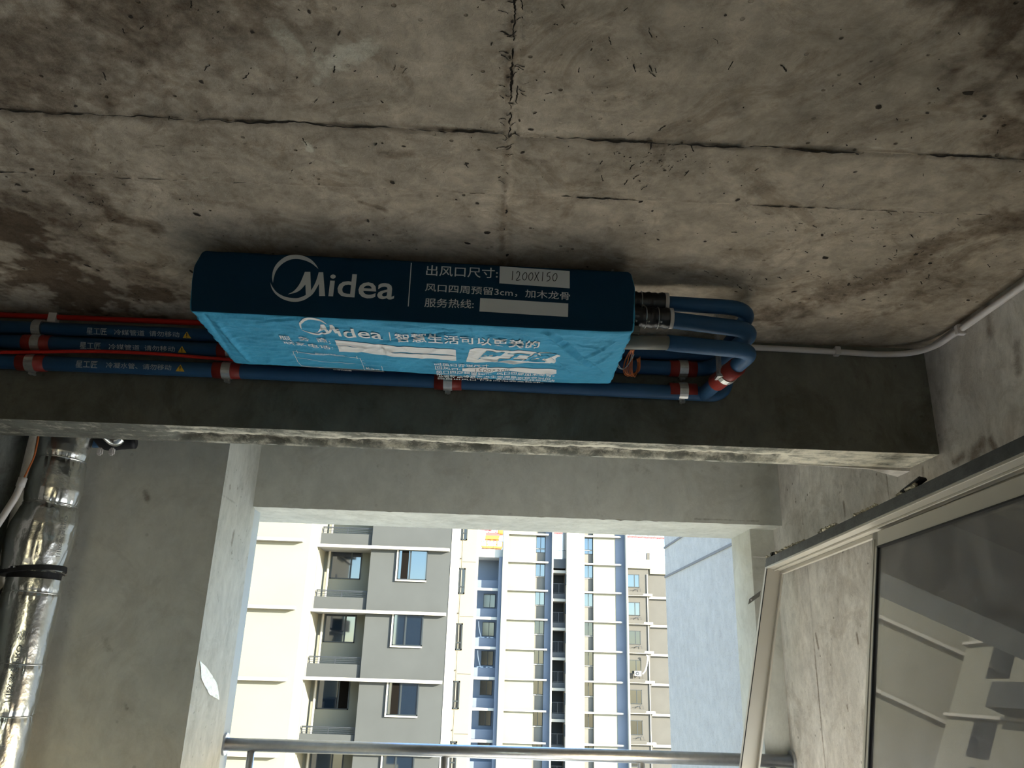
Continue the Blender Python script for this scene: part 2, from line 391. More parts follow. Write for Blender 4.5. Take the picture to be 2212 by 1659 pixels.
for i in range(420):
    x, y = -1.9+rq.random()*3.5, 1.05+rq.random()**1.2*1.6
    if N3(x*2.5, y*2.5, 9) < -.1: continue
    r_ = .0012+rq.random()**3*.0055; e_ = 1+rq.random()*1.3; a0 = rq.random()*3
    vs = []
    for k in range(7):
        a = k*2*math.pi/7; u, v = math.cos(a)*r_*e_*(.7+.6*rq.random()), math.sin(a)*r_*(.7+.6*rq.random())
        vs.append((x+u*math.cos(a0)-v*math.sin(a0), y+u*math.sin(a0)+v*math.cos(a0), cz(x, y)-.0015))
    b.add(vs, [tuple(range(6, -1, -1))])
tag(b.build('air_hole', M['pit'], ceil_o), kind='stuff')
b = MB(); b.box(-3.4, XR+.2, -3.7, BY1+2.2, H+.012, H+.2)
b.add([(-3.4,-3.7,H),(XR,-3.7,H),(XR,1.02,H),(-3.4,1.02,H),(-3.4,BY0,H),(-2.2,BY0,H),(-2.2,1.02,H)], [(0,3,2,1),(3,4,5,6)])
struct(b.build('ceiling_slab', M['beam']), 'concrete slab above the room and balcony')
def rect_attr(name, fn, us, vs_, m, label, flip=False, marks=(), smooth=True, plane=None):
    dkk, ltt = [], []
    def g_(u, v):
        p = fn(u, v); dv = lv = 0
        for kd, pts, w, s in marks:
            for a, b_ in zip(pts, pts[1:]) if len(pts) > 1 else [(pts[0], pts[0])]:
                q, _ = seg_d((u, v), a, b_)
                if q < 2.5*w:
                    k_ = math.exp(-(q/w)**2)*s
                    if kd == 'd': dv = max(dv, k_)
                    else: lv = max(lv, k_)
        dkk.append(dv); ltt.append(lv); return p
    V, Fc = grid(g_, us, vs_, flip)
    me = bpy.data.meshes.new(name); me.from_pydata(V, [], Fc); me.update(); set_attr(me, 'dark', dkk); set_attr(me, 'light', ltt)
    return struct(link(name, me, m, None, smooth), label)
# right wall (x = XR), runs from behind the camera to the outer beam
rm = []
def YZ(x, y, X=XR): p = at(x, y, X=X); return (p.y, p.z)
for pts, w, s in [([(2120,590),(2140,720)], .03, .7), ([(2195,740),(2200,800)], .025, .6), ([(2100,990),(2120,960)], .035, .9), ([(2140,950),(2150,970)], .02, .9),
                  ([(2060,1000),(2080,985)], .02, .8), ([(1993,1010),(1996,1040)], .012, .7), ([(1822,1085),(1825,1115)], .012, .9), ([(1762,1370),(1768,1400)], .012, 1.),
                  ([(1851,1370),(1854,1390)], .01, 1.), ([(1800,1040),(1815,1050),(1840,1050),(1870,1010)], .03, .35), ([(1830,1525),(1832,1535)], .008, .9),
                  ([(1930,1080),(1985,1020)], .03, .3), ([(2030,850),(2035,960)], .05, .35), ([(1810,1280),(1812,1400)], .02, .3)]:  # the mark beside the beam paints the corner shade into the wall
    rm.append(('d', [YZ(*p) for p in pts], w, s))
cj = YZ(1740, 1200)[0]
rm.append(('d', [(cj, -1.45), (cj+.01, 0), (cj-.005, .5), (cj, 1.2)], .006, .9))
cj2 = YZ(1910, 1000)[0]
rm.append(('d', [(cj2, .5), (cj2, 1.2)], .005, .8))
def wr(y, z):
    x = XR+.002*frac(y*4, z*4, 1, 3)+.001*N3(y*35, z*35, 2)+.006*math.exp(-((y-cj)/.006)**2)+.004*math.exp(-((y-cj2)/.005)**2)+(.004 if y > cj else 0)
    return (x, y, z)
rect_attr('wall_right', wr, lerp(1.2, 4.985, 420), lerp(-.5, H+.01, 150), M['wallr'], 'blotchy bare concrete side wall behind the leaning window frame', True, rm)
b = MB(); b.box(XR+.008, XR+.2, -3.6, 4.985, -.5, H+.1).box(XR, XR+.2, -3.6, 2.0, FL, -.5).box(XR, XR+.2, 4.3, 4.985, FL, -.5).add([(XR,-3.5,-.5),(XR,1.2,-.5),(XR,1.2,H),(XR,-3.5,H)], [(0,3,2,1)])  # low gap added out of view so sun reaches the floor
struct(b.build('wall_right_backing', M['beam']), 'rear part of the concrete side wall around an added low sun opening')
# beam across the room
bm_ = []
def XZ(x, y, Y): p = at(x, y, Y=Y); return (p.x, p.z)
for pts, w, s in [([(2000,800),(2010,960)], .05, .4), ([(1850,960),(1900,900)], .05, .25), ([(1480,905),(1482,907)], .006, .6)]:  # first mark paints the shade of the side wall corner
    bm_.append(('d', [XZ(*p, BY0) for p in pts], w, s))
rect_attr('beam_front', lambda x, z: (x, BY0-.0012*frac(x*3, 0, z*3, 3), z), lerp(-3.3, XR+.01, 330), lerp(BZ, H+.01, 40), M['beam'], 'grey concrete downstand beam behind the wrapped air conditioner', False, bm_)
sdk, slt = [], []
def soffit(x, y):
    t = (y-BY0)/(BY1-BY0); z = BZ
    e = .25*N3(x*4, 1, 0)+.12*N3(x*19, 2, 0)
    brk = 1/(1+math.exp(-(x+1.22)/.02))*1/(1+math.exp((x-1.12)/.03))
    a = .45+e*.5; c = .86+.12*N3(x*11, 5, 0)
    inside = brk/(1+math.exp(-(t-a)/.02))/(1+math.exp((t-c)/.02))
    z += inside*(.022+.012*frac(x*14, y*30, 3, 3))
    crumb = brk*math.exp(-((t-a)/.13)**2)
    z += crumb*.008*frac(x*30, y*60, 7, 3)+.0012*frac(x*20, y*20, 1, 3)
    if t < .02: z += .003*max(0, N3(x*17, 3, 3))
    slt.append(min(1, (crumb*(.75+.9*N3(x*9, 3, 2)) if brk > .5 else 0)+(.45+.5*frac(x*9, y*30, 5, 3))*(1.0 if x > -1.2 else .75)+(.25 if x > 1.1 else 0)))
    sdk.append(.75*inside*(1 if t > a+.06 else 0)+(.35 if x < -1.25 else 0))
    return (x, y, z)
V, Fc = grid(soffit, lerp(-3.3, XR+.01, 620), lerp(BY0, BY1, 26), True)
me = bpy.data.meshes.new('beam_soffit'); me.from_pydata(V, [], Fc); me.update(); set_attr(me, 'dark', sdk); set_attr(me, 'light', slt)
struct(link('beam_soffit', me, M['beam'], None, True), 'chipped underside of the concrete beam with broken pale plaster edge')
b = MB(); b.box(-3.3, XR+.01, BY0+.005, BY1, BZ+.045, H+.02); b.box(-3.3, XR+.01, BY1-.008, BY1, BZ+.001, H)
struct(b.build('beam_core', M['grey']), 'core and rear face of the concrete beam')
b = MB()
b.prism([(1.16,BY1-.01,BZ-.0),(XR,BY1-.01,BZ-.012),(XR,BY1+.09,BZ-.012),(1.5,BY1+.03,BZ)], (0,0,.05))
struct(b.build('trim_1', M['wallr']), 'plaster wedge where the beam meets the side wall')
# outer beam (lintel of the opening)
om = []
for pts, w, s in [([(860,1040),(880,1030)], .05, .25), ([(690,1000),(700,1010)], .05, .25), ([(1380,1010),(1400,1020)], .04, .35), ([(1540,1010),(1550,1010)], .03, .3),
                  ([(1290,1000),(1292,1090)], .006, .35), ([(1500,1120),(1640,1125)], .006, .6), ([(1100,1110),(1106,1111)], .01, .5)]:
    om.append(('d', [XZ(*p, WY0) for p in pts], w, s))
rect_attr('window_lintel', lambda x, z: (x, WY0-.0015*frac(x*3, 2, z*3, 3), z+(.004*N3(x*12, 1, 1) if z < WZ+.003 else 0)), lerp(PX-.01, XR+.01, 300), lerp(WZ, H+.01, 40), M['grey'], 'grey rendered lintel above the balcony opening', False, om)
V, Fc = grid(lambda x, y: (x, y, WZ+.0015*frac(x*8, y*8, 2, 3)+(.006*N3(x*20, 2, 1) if y < WY0+.001 else 0)), lerp(-1.8, XR+.01, 240), lerp(WY0, WY1, 30), True)
me = bpy.data.meshes.new('window_head'); me.from_pydata(V, [], Fc); me.update()
struct(link('window_head', me, M['pale'], None, True), 'pale underside of the lintel over the balcony opening')
b = MB(); b.box(-3.3, XR+.25, WY0+.01, WY1, WZ+.012, 6.); b.box(-8, -1.8, WY0+.2, WY1, -8, 6)
struct(b.build('wall_outer', M['stucco']), 'outer wall of our own block above and left of the opening')
# left pier and left back wall of the balcony
pm = []
def YZp(x, y): p = at(x, y, X=PX); return (p.y, p.z)
for pts, w, s in [([(505,1150),(501,1175)], .018, .8), ([(497,1048),(497,1056)], .008, 1.), ([(513,1050),(514,1058)], .006, 1.), ([(501,1192),(500,1196)], .006, 1.),
                  ([(480,1068),(505,1085),(525,1102)], .003, .45), ([(470,1280),(472,1300)], .01, .5)]:
    pm.append(('d', [YZp(*p) for p in pts], w, s))
pm.append(('l', [YZp(430,1430), YZp(445,1470), YZp(455,1490)], .02, .55))  # small bright glare painted into the pier colour
rect_attr('wall_pier_side', lambda y, z: (PX+.0015*frac(y*5, z*5, 3, 3)+.001*N3(y*30, z*30, 1), y, z), lerp(3.93, 4.50, 60), lerp(FL, H+.01, 200), M['pale'], 'pale lit side face of the left balcony pier', False, pm)
V, Fc = grid(lambda y, z: (PX-.012, y, z), lerp(4.47, 4.66, 6), lerp(FL, WZ+.01, 10))
b = MB(); b.box(-2.5, PX-.012, 4.2, 4.66, FL, WZ+.01)
struct(b.build('wall_jamb', mat('bluish_jamb_render', (.45,.50,.52), .9, 0, .06, 3)), 'smooth bluish jamb at the left of the balcony opening')
lm = []
for pts, w, s in [([(313,1065),(318,1078)], .02, .8), ([(350,948),(352,950)], .006, .8), ([(234,1108),(236,1110)], .006, .6), ([(180,1040),(165,1150),(140,1400)], .03, .25), ([(225,1380),(235,1400)], .03, .35), ([(270,1520),(275,1530)], .01, .6)]:
    lm.append(('d', [XZ(*p, 3.93) for p in pts], w, s))
for pts, w, s in [([(300,1400),(340,1470)], .06, .2)]:
    lm.append(('l', [XZ(*p, 3.93) for p in pts], w, s))
rect_attr('wall_left_back', lambda x, z: (x, 3.93-.0012*frac(x*4, 6, z*4, 3), z), lerp(-2.06, PX, 80), lerp(FL, H+.01, 200), M['grey'], 'smooth grey rendered wall right of the foil wrapped pipe', False, lm)
b = MB(); b.box(-2.3, PX-.006, 3.94, 4.5, FL, H+.01)
struct(b.build('wall_left_core', M['grey']), 'core of the left balcony pier')
XL = -2.045
rect_attr('wall_left', lambda y, z: (XL+.001*frac(y*4, 1, z*4, 3), y, z), lerp(3.0, 3.935, 60), lerp(FL, H+.01, 120), M['wallr'], 'pale concrete side wall behind the foil wrapped pipe', False, [])
b = MB(); b.box(-2.4, XL-.006, 3.0, 4.0, FL, H+.01); struct(b.build('wall_left_backing', M['grey']), 'left end wall of the balcony')
b = MB(); b.box(-2.4, XL+.03, 3.03, 3.385, FL, H+.01)
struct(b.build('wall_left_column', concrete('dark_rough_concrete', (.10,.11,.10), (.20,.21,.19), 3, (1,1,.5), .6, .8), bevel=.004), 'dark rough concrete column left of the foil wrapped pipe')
# right pier
b = MB(); b.box(1.508, XR+.01, 4.61, WY1, FL, WZ+.01)
struct(b.build('wall_right_pier', M['grey'], bevel=.003), 'narrow shaded pier at the right of the balcony opening')
# room behind the camera and floors
b = MB(); b.box(-3.4, XR+.2, -3.7, WY1+.15, FL-.15, FL); struct(b.build('floor', M['floor']), 'pale screed floor of the room and balcony')
b = MB(); b.box(-3.4, .4, -3.8, -3.6, FL, H+.02).box(1.2, XR+.2, -3.8, -3.6, FL, H+.02).box(.4, 1.2, -3.8, -3.6, .6, H+.02)  # opening added behind the camera to let fill daylight in
struct(b.build('wall_rear', M['grey']), 'rear wall of the room with an added unseen opening for fill daylight')
b = MB(); b.box(-2.5, -2.28, -3.7, 3.03, FL, H+.02)  # unseen wall set close in and dark to dim the left side
struct(b.build('wall_room_left', mat('light_dimming_render', (.05,.05,.045), .95, 0, .2, 3)), 'unseen left wall of the room, set close and dark to dim that side')
# fin wall of our block outside on the right
b = MB(); b.box(2.2, 2.6, 4.99, 10.12, -9, 6.0)
fin = struct(b.build('wall_fin', M['stucco'], bevel=.01), 'white speckled fin wall outside with two dark grooves')
for z in (1.11, 1.47):
    b = MB(); b.box(2.19, 2.205, 4.99, 10.12, z-.012, z+.012); b.build('groove', M['groove'], fin)
# ground far below
b = MB(); b.box(-160, 160, -90, 250, -30.4, -30)
struct(b.build('ground', M['ground']), 'sunlit paved ground far below the balcony')
b = MB(); b.box(-7, XR+.2, -3.8, 4.9, -30, FL-.2); b.box(-7, XR+.2, -3.8, 4.9, H+.25, 6)
struct(b.build('wall_block', M['stucco']), 'storeys of our own block below and above the room')

# ------------------------------------------------------------------ buildings across the yard
def window(parent, x0, x1, z0, z1, Y, mull=(.5,), pane=None, fr_=None, t=.05, casing=None, transom=None, opened=None):
    """frame with real bars, pane child set back behind it"""
    b = MB(); b.box(x0, x1, Y-.03, Y+.05, z1-t, z1).box(x0, x1, Y-.03, Y+.05, z0, z0+t).box(x0, x0+t, Y-.03, Y+.05, z0, z1).box(x1-t, x1, Y-.03, Y+.05, z0, z1)
    for m_ in mull: xm = x0+(x1-x0)*m_; b.box(xm-t*.7, xm+t*.7, Y-.02, Y+.05, z0, z1)
    if transom: zt = z0+(z1-z0)*transom; b.box(x0, x1, Y-.02, Y+.05, zt-t/2, zt+t/2)
    f = b.build('window', fr_ or M['wframe'], parent)
    MB().box(x0+t*.5, x1-t*.5, Y+.015, Y+.035, z0+t*.5, z1-t*.5).build('pane', pane or M['wpane'], f)
    if opened:
        a, c = opened; MB().box(x0+(x1-x0)*a, x0+(x1-x0)*c, Y+.005, Y+.03, z0+t, z1-t).build('open_sash_gap', M['wdark'], f)
    if casing:
        b = MB(); q = .07
        b.box(x0-q, x0, Y-.05, Y+.05, z0-q, z1).box(x0, x1, Y-.05, Y+.05, z0-q, z0)
        b.build('sill', casing, f)
    return f
def railing(parent, x0, x1, Y, z0, z1, nbar=0, horiz=0, t=.035, posts=2, name='railing'):
    b = MB(); b.box(x0, x1, Y-t, Y+t, z1-t*1.6, z1)
    for i in range(posts+1): x = x0+(x1-x0)*i/posts; b.box(x-t*.7, x+t*.7, Y-t*.7, Y+t*.7, z0, z1)
    for i in range(horiz): z = z0+(z1-z0)*(i+1)/(horiz+1); b.box(x0, x1, Y-t*.4, Y+t*.4, z-t*.4, z+t*.4)
    if nbar:
        b.box(x0, x1, Y-t*.6, Y+t*.6, z0+.08, z0+.08+t)
        for i in range(nbar): x = x0+(x1-x0)*(i+.5)/nbar; b.box(x-t*.3, x+t*.3, Y-t*.3, Y+t*.3, z0, z1)
    return b.build(name, M['rail'], parent)
BOT = -29.9
# --- near left block: blank panel, recessed balconies, grey bay, cream stair tower
A = empty('apartment_building', 'nearest cream and grey apartment block with recessed balconies at left of the opening', 'building')
A.location = (-6, 39, -30)
def PA(name, b, m, parent=A, **k):
    o = b.build(name, m, parent, **k)
    if parent is A: o.matrix_parent_inverse = A.matrix_basis.inverted()
    return o
class AP:   # building parent helper so that parts keep world coordinates
    pass
for _o in (A,): _o.location = (0, 0, 0)
YA_ = 39.1
MB().box(-17, -8.32, 37.2, 41.5, BOT, 16).build('panel_wall', M['cream'], A)
for k in range(-8, 5):
    z = 5.18+3*k
    MB().box(-17, -8.62, 36.9, 37.2, z-.09, z+.05).build('ledge', M['facwhite'], A)
MB().box(-8.32, -5.77, 40.7, 41.5, BOT, 16).box(-8.34, -8.28, 39.12, 40.8, BOT, 16).build('recess_wall', M['cream'], A)
MB().box(-5.77, -1.90, YA_+.05, 46.1, BOT, 16).build('bay_wall', M['facgrey'], A)
MB().box(-1.90, -1.74, YA_+.03, 46.2, BOT, 16).build('corner_pilaster', M['facwhite'], A)
MB().tube([(-8.02, 40.5, BOT), (-8.02, 40.5, 15)], .06, 8).build('drain_pipe', M['facwhite'], A)
for k in range(-8, 4):
    z = 5.28+3*k
    MB().box(-8.32, -1.98, YA_-.22, YA_+.06, z-.14, z).build('ledge', M['facwhite'], A)
    MB().box(-8.3, -5.77, YA_+.06, 40.8, z-.14, z-.01).build('balcony_slab', M['facwhite'], A)
    MB().box(-8.3, -5.77, YA_+.18, YA_+.3, z, z+.58).build('balcony_parapet', M['facgrey'], A)
    railing(A, -8.2, -5.82, YA_+.24, z+.56, z+.90, 0, 3, .03, 2, 'balcony_railing')
    window(A, -7.93, -6.42, z-1.45, z-.06, 40.68, (.66,), M['wpane'], opened=(.62, .98) if k == -2 else ((.68,.96) if k % 3 == 1 else None))
    wz = window(A, -4.43, -3.02, z-1.54, z-.12, YA_+.01, (.42,), M['wpane'], casing=M['facwhite'], opened=(.12, .36) if k in (-2, 0) else None)
TA = 46.1
MB().box(-1.75, -.795, TA, 56, BOT, 20).box(-1.60, -1.56, TA-.02, TA, BOT, 20).build('stair_tower', M['creamy'], A)
for k in range(-8, 4):
    z = 5.165+3*k
    window(A, -1.76, -1.36, z-1.42, z, TA-.02, (), M['wpane2'], t=.075, transom=.28)
    MB().box(-1.56, -.80, TA-.012, TA, z+.35, z+.38).build('joint_strip', M['facbrown'], A)
    MB().tube([(-1.62, TA-.1, z+.55), (-1.62, TA, z+.55)], .035, 8).build('weep_spout', M['facbrown'], A)

# --- block along the left side of the yard (seen only in the leaning window's glass; throws its sunlight back into the room)
G = empty('apartment_building', 'sunlit cream block reflected in the leaning window glass', 'building')
MB().box(-20, -12.6, 8, 35.5, BOT, 18).build('side_wall', M['cream'], G)
for k in range(-9, 5):
    z = 5.28+3*k
    for y0 in (11, 19, 27):
        MB().box(-12.7, -11.6, y0, y0+3.6, z, z+.9).build('balcony_parapet', M['facgrey'], G)
        MB().box(-12.65, -12.55, y0+4.6, y0+6.2, z-1.5, z).build('window', M['wpane'], G)
    MB().box(-12.7, -12.4, 8, 35.5, z-.12, z).build('ledge', M['facwhite'], G)

# --- middle block
B = empty('apartment_building', 'tall middle block with blank white panels, thin ledges and a dark balcony gap', 'building')
YB = 88.
MB().box(1.38, 1.98, YB-.5, YB+5, BOT, 30).box(1.98, 5.0, YB, YB+5, BOT, 30).build('white_panel', M['cream'], B)
MB().box(5.0, 6.05, YB+.5, YB+5, BOT, 30).build('window_bay', M['spandrel'], B)
MB().box(6.05, 6.72, YB+.15, YB+5, BOT, 30).build('shade_strip', M['facshade'], B)  # strip coloured as shaded by the fin
MB().box(6.72, 6.87, YB-.55, YB+5, BOT, 30).build('fin', M['facwhite'], B)
MB().box(8.32, 9.62, YB-.6, YB+5, BOT, 30).build('column', M['facwhite'], B)
MB().box(9.62, 10.26, YB-.6, YB+5, BOT, 30).build('column_face', M['cream'], B)
MB().box(10.26, 11.28, YB+.35, YB+5, BOT, 30).build('window_bay', M['spandrel'], B)
MB().box(11.28, 14.75, YB, YB+5, BOT, 30).build('white_panel', M['cream'], B)
MB().box(13.72, 14.75, YB-.012, YB, BOT, 30).build('shade_strip', M['facshade'], B)  # thin sheet painting the fin's shadow onto the white panel
MB().box(14.75, 14.92, YB-.75, YB+5, BOT, 30).build('fin', M['facwhite'], B)
MB().box(-1.9, 1.38, YB+3, YB+5, BOT, 11.2).box(1.0, 1.38, YB-.1, YB+3, BOT, 11.2).build('recess_wall', M['facshade'], B)
MB().box(-1.9, 1.38, YB+.1, YB+5, 11.15, 12.0).build('roof_parapet', M['facwhite'], B)
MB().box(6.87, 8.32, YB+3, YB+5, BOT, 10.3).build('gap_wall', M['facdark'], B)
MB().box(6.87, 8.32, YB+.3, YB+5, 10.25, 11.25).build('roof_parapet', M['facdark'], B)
railing(B, -1.9, 1.38, YB+.3, 12.0, 12.9, 22, 0, .03, 3, 'roof_railing')
railing(B, 6.87, 8.32, YB+.5, 11.25, 12.25, 12, 0, .03, 2, 'roof_railing')
for k in range(-11, 5):
    z = 10.78+3*(k-0)
    if z < 30:
        MB().box(1.98, 6.34, YB-.35, YB+.5, z-.1, z+.06).build('ledge', M['facwhite'], B)
        MB().box(10.10, 14.30, YB-.35, YB+.5, z-.1, z+.06).build('ledge', M['facwhite'], B)
        for x0, x1, Y in ((5.02, 6.03, YB+.48), (10.28, 11.26, YB+.33)):
            window(B, x0, x1, z-1.46, z-.1, Y, (.5,), M['wpane'] if k > -2 else M['wpane2'], t=.045)
            if k == 1: window(B, x0, x1, z-1.9, z-1.5, Y, (.5,), M['wpane'], t=.045)
            MB().box(x0, x1, Y-.08, Y, z-1.53, z-1.47).build('sill', M['facwhite'], B)
    if z < 9:
        zz = z-.0
        MB().box(-1.9, 1.38, YB+.2, YB+.6, zz-.16, zz+.10).build('floor_band', M['facwhite'], B)
        MB().box(-1.9, 1.38, YB+1.0, YB+1.2, zz+.1, zz+1.0).build('balcony_parapet', M['facshade'], B)
        window(B, -.55, .75, zz-1.75, zz-.3, YB+2.97, (.55,), M['wpane2'], t=.04)
        MB().box(-1.35, 1.05, YB+2.6, YB+2.75, zz-2.3, zz-2.2).build('shelf', M['facshade'], B)
    z = 9.75+3*k
    if z < 10:
        MB().box(6.87, 8.32, YB+.3, YB+3, z, z+.28).build('floor_band', M['facwhite'], B)
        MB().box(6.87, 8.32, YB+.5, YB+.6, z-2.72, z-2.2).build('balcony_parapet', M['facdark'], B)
        railing(B, 6.87, 8.30, YB+.55, z-2.2, z-1.1, 12, 0, .03, 2, 'balcony_railing')
        MB().box(8.2, 8.33, YB-.35, YB+.25, z-1.3, z-.2).build('open_window', M['wframe'], B)

# --- right-hand taupe block
D_ = empty('apartment_building', 'low taupe block with flat roof terrace beside the white speckled fin wall', 'building')
YD = 90.
MB().box(14.95, 17.7, YD, YD+6, BOT, 10.75).build('front_wall', M['facbrown'], D_)
MB().box(17.7, 21.5, YD+.5, YD+6, BOT, 10.5).build('set_back_wall', M['facbrown'], D_)
MB().box(14.95, 17.95, YD-.25, YD+6, 10.7, 11.7).box(17.9, 21.6, YD+.2, YD+6, 10.2, 11.4).build('roof_parapet', M['cream'], D_)
railing(D_, 15.5, 17.9, YD+1., 11.7, 12.75, 16, 0, .03, 2, 'roof_railing')
railing(D_, 17.9, 20.2, YD+1.5, 11.4, 12.5, 16, 0, .03, 2, 'roof_railing')
MB().box(17.75, 18.1, YD+.9, YD+1.4, 11.4, 12.6).build('roof_post', M['facbrown'], D_)
lb = MB()
for x in (15.35, 15.75): lb.bar((x, YD+1, 11.7), (x, YD+1, 14.0), .04)
for i in range(7): lb.bar((15.35, YD+1, 12.0+i*.3), (15.75, YD+1, 12.0+i*.3), .03)
lb.build('roof_ladder', M['rail'], D_)
for k in range(-10, 4):
    z = 7.9+3*(k-1)+.0
    if z > 8.5: continue
    MB().box(14.95, 18.0, YD-.35, YD+.5, z-.18, z+.08).build('ledge', M['facwhite'], D_)
    MB().box(17.7, 21.5, YD+.2, YD+.6, z-.40, z-.16).build('ledge', M['facwhite'], D_)
for k in range(-10, 2):
    z = 10.1+3*(k-1)
    window(D_, 15.05, 16.65, z-1.45, z-.05, YD-.02, (.66,), M['wpane'] if k >= 0 else M['wpane2'], t=.06)
    MB().box(14.95, 17.0, YD-.45, YD-.05, z-2.28, z-1.95).build('planter_ledge', M['facbrown'], D_)
    b = MB(); b.bar((15.9, YD-.2, z-1.7), (16.7, YD-.2, z-1.6), .03).bar((16.7, YD-.2, z-1.6), (16.75, YD-.2, z-1.9), .03).bar((16.2, YD-.2, z-1.75), (16.5, YD-.2, z-1.55), .05); b.build('clothes_bracket', M['rail'], D_)
    MB().tube([(17.5, YD-.08, z-3), (17.5, YD-.08, z)], .05, 6).build('drain_pipe', M['facwhite'], D_)

# --- outdoor units hanging on the far facades
def ac_unit(x, y, z, s, label):
    t = empty('outdoor_unit', label, 'air conditioner', 'outdoor units on the far facades')
    t.location = (x, y, z)
    MB().box(0, .72*s, 0, .3*s, 0, .5*s).build('casing', M['acw'], t, bevel=.02)
    b = MB(); b.tube([(.3*s, -.02, .25*s), (.3*s, .02, .25*s)], .2*s, 16); b.build('fan_grille', M['rail'], t)
    b = MB(); b.tube([(.3*s, -.035, .25*s), (.3*s, -.02, .25*s)], .07*s, 10); b.build('fan_hub', M['acw'], t)
    return t
def place_unit(px, py, Y, s, label): p = at(px, py, Y=Y); return ac_unit(p.x, p.y, p.z, s, label)
place_unit(1031.5, 1386, YB+2, 1.0, 'left outdoor unit of the upper pair in the blue recess')
place_unit(1051, 1386, YB+2, 1.0, 'right outdoor unit of the upper pair in the blue recess')
place_unit(1029, 1450, YB+2, 1.0, 'left outdoor unit of the lower pair in the blue recess')
place_unit(1049, 1450.5, YB+2, 1.0, 'right outdoor unit of the lower pair in the blue recess')
u = place_unit(1371, 1460, YD-.8, 1.0, 'single outdoor unit with a curved hose on the taupe block')
p = lambda x, y: at(x, y, Y=YD-.5)-u.location
MB().tube(smooth_path([p(1388,1456), p(1394,1448), p(1398,1432), p(1399,1418), p(1396,1416)]), .07, 8).build('hose', M['acw'], u)
for px0, py0 in ((1034,1352), (1032,1415)):
    tb = MB(); q = lambda x, y: at(x, y, Y=YB+2.4)
    tb.tube(smooth_path([q(px0, py0-10), q(px0+1, py0+5), q(px0+6, py0+28)]), .05, 6)
    tag(tb.build('refrigerant_hose', M['acw']), 'white hose above the %s pair of outdoor units in the recess' % ('upper' if px0 == 1034 else 'lower'), 'hose')

# --- tower crane beyond the roofs
K = empty('tower_crane', 'orange and red tower crane standing beyond the roofs', 'crane')
YK = 150.
def kp(px, py): return at(px, py, Y=YK)
c0 = kp(1062, 1185); c1 = kp(1062, 1140)
b = MB()
hw = .95
for z0 in np.arange(-30, c0.z+1.0, 1.6):
    for sx in (-hw, hw):
        for sy in (-hw, hw): b.bar((c0.x+sx, YK+sy, z0), (c0.x+sx, YK+sy, z0+1.6), .16)
    b.bar((c0.x-hw, YK-hw, z0), (c0.x+hw, YK-hw, z0+1.6), .1); b.bar((c0.x-hw, YK-hw, z0), (c0.x+hw, YK-hw, z0), .1); b.bar((c0.x+hw, YK-hw, z0), (c0.x-hw, YK-hw, z0+1.6), .1)
b.build('mast', M['craney'], K)
b = MB(); b.box(c0.x-1.9, c0.x+1.9, YK-1.6, YK+1.6, c0.z-.1, c0.z+.25)
b.box(c0.x-1.3, c0.x+1.3, YK-1.2, YK+1.2, c0.z+1.6, c0.z+2.2)
for sx in (-1.9, 1.9): b.bar((c0.x+sx, YK-1.6, c0.z), (c0.x+sx, YK-1.6, c0.z+1.2), .12)
b.build('climbing_collar', M['craney'], K)
MB().box(c0.x-1.2, c0.x+1.4, YK-1.2, YK+1.2, c0.z+2.2, c0.z+2.8).build('slewing_ring', M['craner'], K)
b = MB()
for z0 in np.arange(c0.z+2.8, c0.z+9, 1.3):
    for sx in (-.75, .75):
        b.bar((c0.x+sx, YK-.75, z0), (c0.x+sx, YK-.75, z0+1.3), .16)
    b.bar((c0.x-.75, YK-.75, z0), (c0.x+.75, YK-.75, z0+1.3), .12); b.bar((c0.x+.75, YK-.75, z0), (c0.x-.75, YK-.75, z0+1.3), .12)
b.build('tower_head', M['craner'], K)
MB().box(c0.x+1.0, c0.x+3.2, YK-1.4, YK+.8, c0.z+2.6, c0.z+6.0).build('cab', M['craney'], K, bevel=.15)
b = MB(); e0, e1 = kp(1062, 1146), kp(980, 1136)
for dz in (0, 1.3): b.bar(e0+Vector((0,0,dz)), e1+Vector((0,0,dz)), .3)
for i in range(8):
    a = e0.lerp(e1, i/8); c = e0.lerp(e1, (i+1)/8); b.bar(a, c+Vector((0,0,1.3)), .14)
b.build('counter_jib', M['craner'], K)
J = empty('tower_crane', 'long pale red lattice crane jib crossing the sky above the taupe block', 'crane')
b = MB(); YJ = 190
e0, e1 = at(1100, 1146, Y=YJ), at(1700, 1174, Y=YJ); n = 44
for dz, dy in ((0,0), (0,1.6), (1.9,.8)): b.bar(e0+Vector((0,dy,dz)), e1+Vector((0,dy,dz)), .22)
b.build('jib_chord', M['craner'], J)
b = MB()
for i in range(n):
    a = e0.lerp(e1, i/n); c = e0.lerp(e1, (i+.5)/n); d = e0.lerp(e1, (i+1)/n)
    b.bar(a, c+Vector((0,.8,1.9)), .1); b.bar(c+Vector((0,.8,1.9)), d, .1)
tag(b.build('jib_lattice', M['craner'], J), kind='stuff')
b = MB()
for sx in (-1, 1):
    for sy in (-1, 1): b.bar((e1.x+sx, YJ+.8+sy, -30), (e1.x+sx, YJ+.8+sy, e1.z+6), .25)
for z0 in np.arange(-30, e1.z+4, 2.2): b.bar((e1.x-1, YJ-.2, z0), (e1.x+1, YJ-.2, z0+2.2), .15); b.bar((e1.x-1, YJ-.2, z0), (e1.x-1, YJ+1.8, z0+2.2), .15)
b.build('mast', M['craner'], J)

